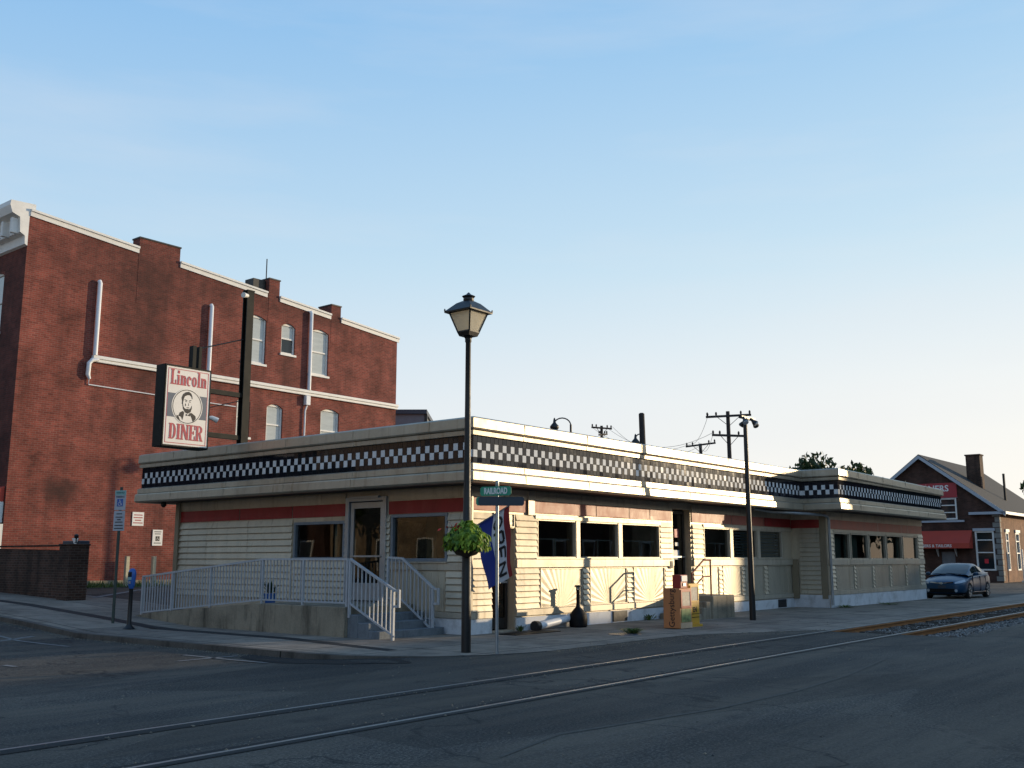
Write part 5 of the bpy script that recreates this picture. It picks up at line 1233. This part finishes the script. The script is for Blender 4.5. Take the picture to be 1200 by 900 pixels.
def shopwin(P, w, red=False):
    a0, a1, z0, z1 = w; fr = .11; b = MB()
    for x0, x1, y0, y1 in ((a0, a0+fr, z0, z1), (a1-fr, a1, z0, z1), (a0+fr, a1-fr, z1-fr, z1), (a0+fr, a1-fr, z0, z0+fr)): b.box(x0, x1, -.12, .03, y0, y1, P=P)
    for z in ((z0+z1)/2-.12, z1-.62) if z1-z0 > 2 else (lerp(z0, z1, .33), lerp(z0, z1, .66)): b.box(a0+fr, a1-fr, -.10, .01, z-.04, z+.04, P=P)
    o = b.build('window', m_trimw, cl, bevel=.01)
    MB().quad(P(a0+fr, -.09, z0+fr), P(a1-fr, -.09, z0+fr), P(a1-fr, -.09, z1-fr), P(a0+fr, -.09, z1-fr)).build('pane', m_cglass, o)
    MB().box(a0-.1, a1+.1, -.10, .09, z1+.003, z1+.2, P=P).build('lintel', m_plate, o)
    if red: 
        c = lerp(a0, a1, .5); MB().box(c-.13, c+.13, -.085, -.07, z0+.5, z0+.8, P=P).build('window_sign', M('red_window_sign', (.7, .02, .04), .5), o)
shopwin(PG, gwins[0], True); shopwin(PG, gwins[1])
MB().box(-.09, -.004, 2.3, 6.5, 4.22, 4.36).build('string_course', m_plate, cl)
for w in twin: shopwin(PT, w)
for y in (2.95, 4.2): MB().add([(-.02, y, 2.34), (-.02, y+.06, 2.34), (-.5, y+.06, 2.34), (-.5, y, 2.34), (-.02, y, 1.8), (-.02, y+.06, 1.8)], [(0, 1, 2, 3), (0, 3, 4), (1, 2, 5), (2, 3, 4, 5)]).build('awning_bracket', m_trimw, cl)
po = thing('sign_pole', 'short white post beside the cleaners trackside wall', 'post', L(62.5, -2.9)); MB().box(-.05, .05, -.05, .05, 0, 2.3).build('post', m_trimw, po, bevel=.01); MB().box(-.14, .14, -.14, .14, -.02, .12).build('foot', m_trimw, po, bevel=.02)

# ------------------------------------------------------------------ car
def make_car():
    car = thing('parked_car', 'dark blue four door sedan parked at the end of the diner', 'car', L(27.3, 1.78), ROT)
    # stations: x, z_bottom, half width, z shoulder, half width at shoulder, z centre (hood / deck)
    ST = [(0.00, .30, .48, .56, .44, .60), (.04, .22, .66, .62, .60, .67), (.16, .19, .79, .67, .70, .74), (.40, .18, .855, .73, .74, .82), (.75, .18, .872, .80, .76, .90),
          (1.10, .18, .876, .87, .77, .97), (1.6, .18, .876, .92, .78, 1.0), (2.3, .18, .876, .94, .79, 1.0), (3.0, .18, .876, .97, .79, 1.02), (3.55, .18, .874, 1.0, .77, 1.04), (3.95, .20, .862, 1.02, .74, 1.06), (4.25, .24, .82, 1.0, .70, 1.055), (4.40, .30, .74, .95, .64, 1.02), (4.46, .40, .66, .80, .56, .86)]
    b = MB(); rows = []
    for x, zb, hw, zs, hs, zc in ST:
        half = [(0, zb), (hw*.86, zb), (hw*.965, zb+.09), (hw, lerp(zb, zs, .42)), (hw*.992, lerp(zb, zs, .66)), (hw*.965, zs-.05), (hs+.02, zs), (hs*.55, lerp(zs, zc, .8)), (0, zc)]
        ring = [(x, -y, z) for y, z in half]+[(x, y, z) for y, z in half[-2:0:-1]]
        # round the nose and tail in plan
        rows.append(ring)
    k = len(rows[0]); vs = [p for r_ in rows for p in r_]
    fs = [(i*k+j, i*k+(j+1) % k, (i+1)*k+(j+1) % k, (i+1)*k+j) for i in range(len(rows)-1) for j in range(k)]
    fs += [tuple(range(k))[::-1], tuple((len(rows)-1)*k+j for j in range(k))]
    b.add(vs, fs); body = b.build('body', m_paint, car, smooth=True, ang=60)
    ss_ = body.modifiers.new('sub', 'SUBSURF'); ss_.levels = 2; ss_.render_levels = 2
    cut = MB()
    for x in (.86, 3.56):
        for s in (-1, 1): cut.tube([(x, s*.62, .315), (x, s*1.2, .315)], .345, 28)
    co = cut.build('cutter', m_plast, car)
    bo = body.modifiers.new('bool', 'BOOLEAN'); bo.object = co; bo.operation = 'DIFFERENCE'; bo.solver = 'EXACT'
    dg = bpy.context.evaluated_depsgraph_get(); me = bpy.data.meshes.new_from_object(body.evaluated_get(dg)); me.name = 'body'
    body.modifiers.clear(); body.data = me
    me.materials.clear(); me.materials.append(m_paint); me.materials.append(m_plast)
    me.polygons.foreach_set('use_smooth', [True]*len(me.polygons)); me.set_sharp_from_angle(angle=R(35))
    for p in me.polygons:
        c = p.center
        if any((c.x-x)**2+(c.z-.315)**2 < .352**2 for x in (.86, 3.56)) and abs(c.y) < .86 and (abs(p.normal.y) > .9 and abs(c.y) < .7 or abs(p.normal.y) < .5): p.material_index = 1
    bpy.data.objects.remove(co)
    # greenhouse
    GS = [(1.02, .72, .93, .97), (1.35, .715, .95, 1.12), (1.75, .665, .96, 1.29), (2.10, .63, .97, 1.40), (2.50, .62, .98, 1.435), (2.95, .61, .99, 1.415), (3.35, .60, 1.0, 1.34), (3.75, .62, 1.02, 1.19), (4.08, .66, 1.04, 1.06)]
    def gring(s):
        x, hw, zb, zt = s; bw = .80
        return [(x, -bw, zb-.02), (x, -lerp(bw, hw, .95), lerp(zb, zt, .80)), (x, -hw*.86, lerp(zb, zt, .965)), (x, -hw*.45, zt), (x, 0, zt+.006), (x, hw*.45, zt), (x, hw*.86, lerp(zb, zt, .965)), (x, lerp(bw, hw, .95), lerp(zb, zt, .80)), (x, bw, zb-.02)]
    b = MB(); rows = [gring(s) for s in GS]; k = 9; vs = [p for r_ in rows for p in r_]
    b.add(vs, [(i*k+j, i*k+j+1, (i+1)*k+j+1, (i+1)*k+j) for i in range(len(rows)-1) for j in range(k-1)])
    b.build('roof', m_paint, car, smooth=True, ang=50)
    def on(sx, j, t=0):   # interpolated point on the greenhouse surface
        s = tuple(pw([(g[0], g[i]) for g in GS], sx) for i in range(4)); r_ = gring((sx,)+s[1:]); j0 = min(int(j), 7); return Vector(r_[j0]).lerp(Vector(r_[j0+1]), j-j0)
    def panel(nm, xs, js, mat, off):
        b = MB(); pts = [[on(x, j)+Vector(off(x, j)) for j in js] for x in xs]
        n_ = len(js); b.add([p for r_ in pts for p in r_], [(i*n_+j, i*n_+j+1, (i+1)*n_+j+1, (i+1)*n_+j) for i in range(len(xs)-1) for j in range(n_-1)])
        return b.build(nm, mat, car, smooth=True)
    panel('windshield', [1.08, 1.35, 1.75, 2.02], [1.35, 2, 3, 4, 5, 6, 6.65], m_cglass, lambda x, j: (-.006, 0, .008))
    panel('rear_window', [3.42, 3.75, 4.0], [1.4, 2, 3, 4, 5, 6, 6.6], m_cglass, lambda x, j: (.006, 0, .008))
    for s in (-1, 1):
        js = [.28, .6, .93] if s < 0 else [7.07, 7.4, 7.72]
        for x0, x1 in ((1.60, 2.42), (2.50, 3.25)): panel('side_window', [x0, lerp(x0, x1, .35), lerp(x0, x1, .7), x1], js, m_cglass, lambda x, j: (0, s*.008, .003))
        # chrome sill strip, handles, door seams, mirror, lamps
        y = s*.880
        b = MB(); b.box(1.25, 3.15, min(y, y+s*.012), max(y, y+s*.012), .255, .285); b.build('side_moulding', m_chrome, car)
        for x in (2.15, 3.02): MB().box(x, x+.16, min(s*.868, s*.895), max(s*.868, s*.895), .80, .825).build('door_handle', m_chrome, car, bevel=.006)
        b = MB()
        for x in (1.35, 2.46, 3.30): b.box(x, x+.008, min(s*.84, s*.879), max(s*.84, s*.879), .30, .90)
        b.build('door_seam', m_plast, car)
        b = MB(); c = Vector((1.52, s*.96, 1.0)); b.lathe([(.01, -.07), (.06, -.055), (.075, 0), (.06, .055), (.01, .07)], 12); b.v = [(c.x+v[0]*.7, c.y+v[1]*1.5, c.z+v[2]) for v in b.v]; b.bar((1.55, s*.83, .96), c, .04); b.build('side_mirror', m_paint, car, smooth=True)
        hl = MB(); pts = [(.10, .47), (.26, .755), (.40, .80), (.30, .845), (.14, .74), (.06, .52)]
        hl.add([(.045, s*.50, .60), (.145, s*.715, .63), (.33, s*.855, .70), (.36, s*.80, .775), (.17, s*.70, .73), (.075, s*.50, .665)], [(0, 1, 4, 5), (1, 2, 3, 4)]); hl.v = [(x-.035, y_*1.02, z+.012) for x, y_, z in hl.v]; hl.build('headlight', m_lens, car, smooth=True)
        MB().add([(4.38, s*.50, .88), (4.36, s*.72, .88), (4.2, s*.83, .86), (4.2, s*.82, .98), (4.34, s*.70, .98), (4.40, s*.52, .96)], [(0, 1, 4, 5), (1, 2, 3, 4)]).build('tail_light', m_boxred, car)
        MB().lathe([(.01, 0), (.055, .005), (.06, .02)], 12, (0, 0, 0)).build('fog_light', m_lens, car, loc=(.02, s*.55, .34)).rotation_euler = (0, R(-90), 0)
    b = MB(); b.add([(-.004, -.47, .655), (-.012, -.10, .61), (-.012, .10, .61), (-.004, .47, .655), (.03, .45, .70), (.012, .12, .665), (.012, -.12, .665), (.03, -.45, .70)], [(0, 1, 6, 7), (1, 2, 5, 6), (2, 3, 4, 5)]); b.v = [(x+.012, y_, z) for x, y_, z in b.v]; gr = b.build('grille', m_chrome, car)
    MB().lathe([(.035, 0), (.05, .004), (.052, .012)], 14).build('grille_emblem', m_chrome, gr, loc=(-.01, 0, .635)).rotation_euler = (0, R(-90), 0)
    MB().box(-.006, .10, -.50, .50, .26, .42).build('air_intake', m_plast, car, bevel=.02); MB().box(-.014, -.008, -.15, .15, .44, .55).build('number_plate', m_back, car)
    MB().box(.12, 4.3, -.78, .78, .14, .20).build('underbody', m_plast, car)
    for x in (.86, 3.56):
        for s in (-1, 1):
            b = MB(); prof = [(.20, -.10), (.29, -.105), (.315, -.08), (.318, 0), (.315, .08), (.29, .105), (.20, .10)]
            b.lathe(prof, 28); b.v = [(v[0], v[2], v[1]) for v in b.v]; w = b.build('wheel', m_tyre, car, smooth=True, loc=(x, s*.765, .318))
            r_ = MB(); r_.lathe([(.03, .085), (.06, .09)], 14)
            for q in range(7):
                a = 2*math.pi*q/7; r_.bar((.04*math.cos(a), .04*math.sin(a), .088), (.205*math.cos(a), .205*math.sin(a), .098), .055, .02)
            for i in range(28):
                a, e_ = 2*math.pi*i/28, 2*math.pi*(i+1)/28
                for r0, r1, z0, z1 in ((.195, .225, .10, .108), (.20, .20, .0, .10)): r_.quad((r0*math.cos(a), r0*math.sin(a), z0), (r1*math.cos(a), r1*math.sin(a), z1), (r1*math.cos(e_), r1*math.sin(e_), z1), (r0*math.cos(e_), r0*math.sin(e_), z0))
            r_.v = [(v[0], s*v[2], v[1]) for v in r_.v]; r_.build('rim', m_alu, w, recalc=False)
    b = MB(); b.tube([(1.0, -.5, .985), (1.12, .1, 1.03)], .012, 6); b.tube([(1.0, .1, .99), (1.12, .62, 1.01)], .012, 6); b.build('wiper', m_plast, car)
make_car()

# ------------------------------------------------------------------ poles, lamps, wires behind the roofs
def upole(x, y, top, arms, label, r0=.16, lean=0, extra=None):
    o = thing('utility_pole', label, 'utility pole', (x, y, 0), 0)
    MB().tube([(0, 0, 0), (lean*.5, 0, top*.5), (lean, 0, top)], [r0, r0*.85, r0*.7], 10).build('pole', m_pole, o, smooth=True)
    for (z, l0, l1, dz, yaw) in arms:
        c, s = math.cos(yaw), math.sin(yaw); k = lean*z/top
        MB().bar((k+l0*c, l0*s-.17, z-dz), (k+l1*c, l1*s-.17, z+dz), .10, .13).build('crossarm', m_pole, o)
        b = MB(); b.bar((k, -.2, z-.62), (k+l0*.5*c, l0*.5*s-.2, z-.05-dz*.5), .03); b.bar((k, -.2, z-.62), (k+l1*.5*c, l1*.5*s-.2, z-.05+dz*.5), .03); b.build('brace', m_pole, o)
        for f in (l0*.94, l0*.55, l1*.55, l1*.94):
            MB().lathe([(.03, 0), (.06, .05), (.06, .16), (.02, .22)], 8, (k+f*c, f*s-.17, z+.06+dz*f/max(abs(l0), l1))).build('insulator', m_pole, o)
    if extra: extra(o)
    return o
upole(13.0, 60, 10.35, [(10.05, -1.35, 1.35, .07, 0), (8.87, -1.05, 1.05, -.02, .1)], 'tall timber utility pole with two crossarms behind the floodlight pole', lean=-.05)
def trf(o): MB().lathe([(.18, 8.3), (.22, 8.35), (.22, 9.0), (.15, 9.05)], 12, (.45, -.1, 0)).build('transformer', m_pole, o, smooth=True)
upole(14.4, 75, 10.1, [(10.0, -1.15, 1.15, .16, .15)], 'utility pole with one tilted crossarm and transformer left of the tall one', .17, -.35, trf)
upole(7.15, 80, 12.1, [(11.9, -.95, .95, .0, .5), (11.4, -.5, .9, .1, 1.0)], 'farthest utility pole with short crossarm above the middle of the roof', .16)
MB_ = thing('timber_pole', 'plain thick dark pole rising behind the diner roof', 'pole', (5.85, 45, 0), 0)
MB().tube([(.12, 0, 0), (-.02, 0, 8.05)], [.16, .13], 12).build('pole', m_pole, MB_, smooth=True); MB().lathe([(.135, 0), (.08, .05)], 12, (-.02, 0, 8.04)).build('pole_cap', m_pole, MB_)
def goose(x, y, top, s, label):
    o = thing('gooseneck_lamp', label, 'street lamp', (x, y, 0), 0)
    MB().tube([(0, 0, 0), (0, 0, top-.25)], [.09, .05], 10).build('pole', m_dark, o, smooth=True)
    MB().tube([(0, 0, top-.3)]+[(s*(.5-.5*math.cos(t)), 0, top-.3+.35*math.sin(t)) for t in [i*math.pi/10 for i in range(1, 9)]], .03, 8).build('arm', m_dark, o, smooth=True)
    MB().lathe([(.02, .28), (.05, .2), (.07, .05), (.20, -.10), (.21, -.18), (.12, -.32), (.02, -.36)], 14, (s*.95, 0, top-.22)).build('lamp_head', m_dark, o, smooth=True)
goose(2.70, 46, 7.95, -.75/.95, 'dark gooseneck street lamp above the left part of the roof')
goose(6.6, 50, 7.7, -.45/.95, 'dark gooseneck street lamp beside the plain thick pole')
def wire(p, q, sag, label):
    pts = [Vector(p).lerp(Vector(q), i/16)-Vector((0, 0, sag*4*(i/16)*(1-i/16))) for i in range(17)]
    tag(MB().tube(pts, .012, 5).build('overhead_wire', m_dark, smooth=True), label, 'wire', 'overhead wires between the utility poles')
wire((11.75, 59.8, 10.15), (13.3, 74.8, 10.05), .5, 'sagging wire from the tall pole to the tilted crossarm')
wire((13.3, 74.8, 10.05), (6.3, 79.8, 12.0), 1.1, 'long sagging wire from the tilted crossarm to the farthest pole, upper')
wire((14.3, 74.8, 10.1), (8.0, 79.8, 12.0), 1.5, 'long sagging wire from the tilted crossarm to the farthest pole, lower')
wire((12.0, 59.8, 9.05), (13.9, 74.8, 10.2), .9, 'wire from the lower crossarm of the tall pole to the tilted crossarm')
wire((12.0, 59.8, 9.05), (7.6, 79.8, 11.9), 1.2, 'sagging wire from the lower crossarm of the tall pole to the farthest pole')
# grey building behind the brick one
gb = thing('grey_metal_building', 'grey metal clad block showing between brick building and diner roof', 'building', (-5.05, 58, 0), 0)
MB().box(-5, 0, 0, 6, -.2, 9.9).build('wall', m_greyb, gb); MB().box(-5.15, .12, -.15, 6.1, 9.903, 10.15).build('parapet', m_back, gb); MB().box(-.02, .14, -.06, .2, 6, 9.9).build('corner_trim', m_dark, gb)

# ------------------------------------------------------------------ trees
def tree(x, y, h, blobs, label, n_, leaf=.16, z0=0, mat=m_tree):
    o = thing('tree', label, 'tree', (x, y, z0), rnd.random()*6)
    b = MB(); b.tube([(0, 0, -.1), (.1, .05, h*.25), (0, .1, h*.5), (.05, 0, h*.75)], [.28, .22, .16, .06], 9)
    for (bx, by, bz_, br) in blobs: b.tube([(0, .05, h*.38), (bx*.5, by*.5, lerp(h*.4, bz_, .6)), (bx, by, bz_)], [.12, .07, .03], 6)
    b.build('trunk', m_bark, o, smooth=True)
    b = MB()
    for k in range(n_):
        bx, by, bz_, br = blobs[rnd.randrange(len(blobs))]
        v = Vector((rnd.gauss(0, 1), rnd.gauss(0, 1), rnd.gauss(0, .8))).normalized(); rr = br*rnd.random()**.4
        p = Vector((bx, by, bz_))+v*rr
        if noise.noise(p*1.1) < -.22: continue
        q = Euler((rnd.random()*6, rnd.random()*6, rnd.random()*6)).to_matrix(); l = leaf*rnd.uniform(.6, 1.4)
        b.add([p+q @ Vector(w)*l for w in ((-1, 0, 0), (0, -.5, .1), (1, 0, 0), (0, .5, .1))], [(0, 1, 2, 3)])
    b.build('crown', mat, o, recalc=False); return o
def blobs(r, zc, n_, spread, br):
    return [(rnd.uniform(-1, 1)*r, rnd.uniform(-1, 1)*r, zc+rnd.uniform(-1, 1)*spread, br*rnd.uniform(.6, 1.2)) for _ in range(n_)]
tree(22.6, 72, 8.6, blobs(2.7, 7.0, 14, .75, 1.2), 'dark leafy tree rising behind the projecting end of the diner', 11000, .19)
tree(60.5, 112, 11, blobs(2.5, 9.2, 6, .9, 1.6), 'small distant tree top beyond the cleaners roof', 2200, .24)

# ------------------------------------------------------------------ the other side of the street and tracks (outside the picture, they shade and mirror)
def block(u, w, lu, lw, h, mat, label, P_side, floors, at=None, rot=ROT):
    o = thing('unseen_building', label, 'building', L(u, w, 0) if at is None else (at[0], at[1], 0), rot)
    b = MB(); b.box(0, lu, -lw, 0, -.3, h); b.build('wall', mat, o)
    MB().box(-.12, lu+.12, -lw-.12, .12, h+.003, h+.28).build('parapet', m_quoin, o)
    for f in range(floors):
        z0 = 1.0+f*3.4
        if P_side == 'y+':
            k = int(lu/3.0)
            for i in range(k):
                x = (i+.5)*lu/k; wn = MB().box(x-.6, x+.6, .002, .05, z0, z0+1.7).build('window', m_trimw, o); MB().box(x-.5, x+.5, .052, .06, z0+.1, z0+1.6).build('pane', m_cglass, wn)
        else:
            k = int(lw/3.0)
            for i in range(k):
                y = -(i+.5)*lw/k; wn = MB().box(lu+.002, lu+.05, y-.6, y+.6, z0, z0+1.7).build('window', m_trimw, o); MB().box(lu+.052, lu+.06, y-.5, y+.5, z0+.1, z0+1.6).build('pane', m_cglass, wn)
    return o
SUN_AZ, SUN_EL = R(66), R(8)
for i, (x, y, h) in enumerate(((44, 64, 9), (50, 66, 10), (52, 58, 8), (42, 57, 8.5), (47, 60.5, 9.5))):  # unseen trees added to darken reflections in the projecting end's windows
    tree(x, y, h, blobs(2.2, h*.66, 8, 1.6, 1.7), ('unseen added leafy tree beyond the tracks, nearest the shop', 'tallest unseen leafy tree added beyond the tracks', 'lowest unseen leafy tree added beyond the tracks', 'unseen added leafy tree beyond the tracks, nearest the rails', 'broad unseen leafy tree added amid the trees beyond the tracks')[i], 2600, .34)
# unseen low row added across the tracks, its heights set for the shadow line
block(-22, 20, 60, 14, 5.75, m_brickc, 'unseen long low brown brick row added across the tracks to shade the road', 'y+', 1)
block(38.3, 20, 3.2, 14, 5.5, m_brickt, 'unseen low tan brick block added for shade between two brown ones', 'y+', 1)
block(41.8, 20, 10.6, 14, 5.95, m_brickd, 'unseen low dark brick block added for shade nearest the tall one', 'y+', 1)
block(0, 0, 12, 6.7, 9.85, m_brickd, 'unseen narrow tall dark brick block added to shade the projecting end', 'y+', 2, at=(43.1, 55.3), rot=R(24))  # unseen block added and turned to the sun to shade the projecting end
# buildings across the street to the left
block(-36, -30, 14, 24, 10.5, m_brickt, 'tan brick block across the street facing the diner entrance', 'x+', 3)
block(-36, -62, 14, 31.5, 12.5, m_brickc, 'brown brick block across the street facing the red brick building', 'x+', 3)
for i, (u, w_, h) in enumerate(((-18, -9, 7), (-18.5, -25, 8))):
    p = L(u, w_); tree(p.x, p.y, h, blobs(1.5, h*.66, 6, 1.2, 1.3), ('leafy street tree across the street near the corner', 'leafy street tree across the street farther from the corner')[i], 1800, .26)

# ------------------------------------------------------------------ sky, sun, camera
w = bpy.data.worlds.new('World'); sc.world = w; w.use_nodes = True; nt = w.node_tree
for n_ in list(nt.nodes): nt.nodes.remove(n_)
out = nt.nodes.new('ShaderNodeOutputWorld'); bg = nt.nodes.new('ShaderNodeBackground'); nt.links.new(bg.outputs[0], out.inputs[0])
sky = nt.nodes.new('ShaderNodeTexSky'); sky.sky_type = 'NISHITA'; sky.sun_disc = False; sky.sun_elevation = SUN_EL; sky.sun_rotation = SUN_AZ
sky.air_density = 1.0; sky.dust_density = .6; sky.ozone_density = 1.5; sky.altitude = 150
tc = nt.nodes.new('ShaderNodeTexCoord'); gen = tc.outputs['Generated']
sp = nt.nodes.new('ShaderNodeSeparateXYZ'); nt.links.new(gen, sp.inputs[0])
grad = ramp(nt, sp.outputs[2], [(0.0, (.93, .92, .90)), (.06, (.94, .945, .945)), (.15, (.86, .925, .97)), (.28, (.62, .82, .965)), (.5, (.33, .605, .925)), (1.0, (.12, .30, .64))])
vd = nt.nodes.new('ShaderNodeVectorMath'); vd.operation = 'DOT_PRODUCT'; nt.links.new(gen, vd.inputs[0]); vd.inputs[1].default_value = (math.sin(SUN_AZ), math.cos(SUN_AZ), .05)
k01 = mathn(nt, 'ADD', mathn(nt, 'MULTIPLY', vd.outputs['Value'], .5), .5)
gain = ramp(nt, k01, [(0.0, (.55, .58, .62)), (.45, (.86, .92, .98)), (.9, (1.08, 1.04, 1.0)), (1.0, (1.2, 1.1, .98))])
grad = mixc(nt, 1.0, grad, gain, 'MULTIPLY')
glow = mathn(nt, 'MULTIPLY', ramp(nt, k01, [(.55, 0.0), (1.0, 1.0)]), ramp(nt, sp.outputs[2], [(0.0, .9), (.30, 0.0)]))
grad = mixc(nt, mathn(nt, 'MULTIPLY', glow, .75), grad, (1.08, 1.02, .93))
# thin cirrus: long wisps across the sky
mpc = nt.nodes.new('ShaderNodeMapping'); mpc.inputs['Scale'].default_value = (1.2, 1.6, 8.0); mpc.inputs['Rotation'].default_value = (.10, .22, .3); nt.links.new(gen, mpc.inputs[0])
cir = ramp(nt, ntex(nt, mpc.outputs[0], 1.6, 7, .55), [(.46, 0.0), (.82, .34)])
grad = mixc(nt, cir, grad, (.86, .87, .90))
nk = mixc(nt, 1.0, sky.outputs[0], (.12, .12, .12), 'MULTIPLY')
fin = mixc(nt, .10, grad, nk)
nt.links.new(fin, bg.inputs[0]); bg.inputs[1].default_value = 1.0
sun = bpy.data.lights.new('sun', 'SUN'); sun.energy = 3.9; sun.angle = R(.5); sun.color = (1, .78, .50)
so = bpy.data.objects.new('sun', sun); COL.objects.link(so)
d = Vector((math.sin(SUN_AZ)*math.cos(SUN_EL), math.cos(SUN_AZ)*math.cos(SUN_EL), math.sin(SUN_EL)))
so.rotation_euler = d.to_track_quat('Z', 'Y').to_euler(); so.location = d*50+Vector((0, 0, 20))
cam = bpy.data.cameras.new('camera'); cam.sensor_width = 36; cam.lens = 36*1183/1200; cam.clip_end = 3000; cam.clip_start = .1
co = bpy.data.objects.new('camera', cam); COL.objects.link(co); co.location = (0, 0, 1.6); co.rotation_euler = (R(90+9.85), 0, 0)
sc.camera = co
sc.view_settings.view_transform = 'Standard'; sc.view_settings.look = 'None'; sc.view_settings.exposure = 0
sc.cycles.max_bounces = 8; sc.cycles.transparent_max_bounces = 12
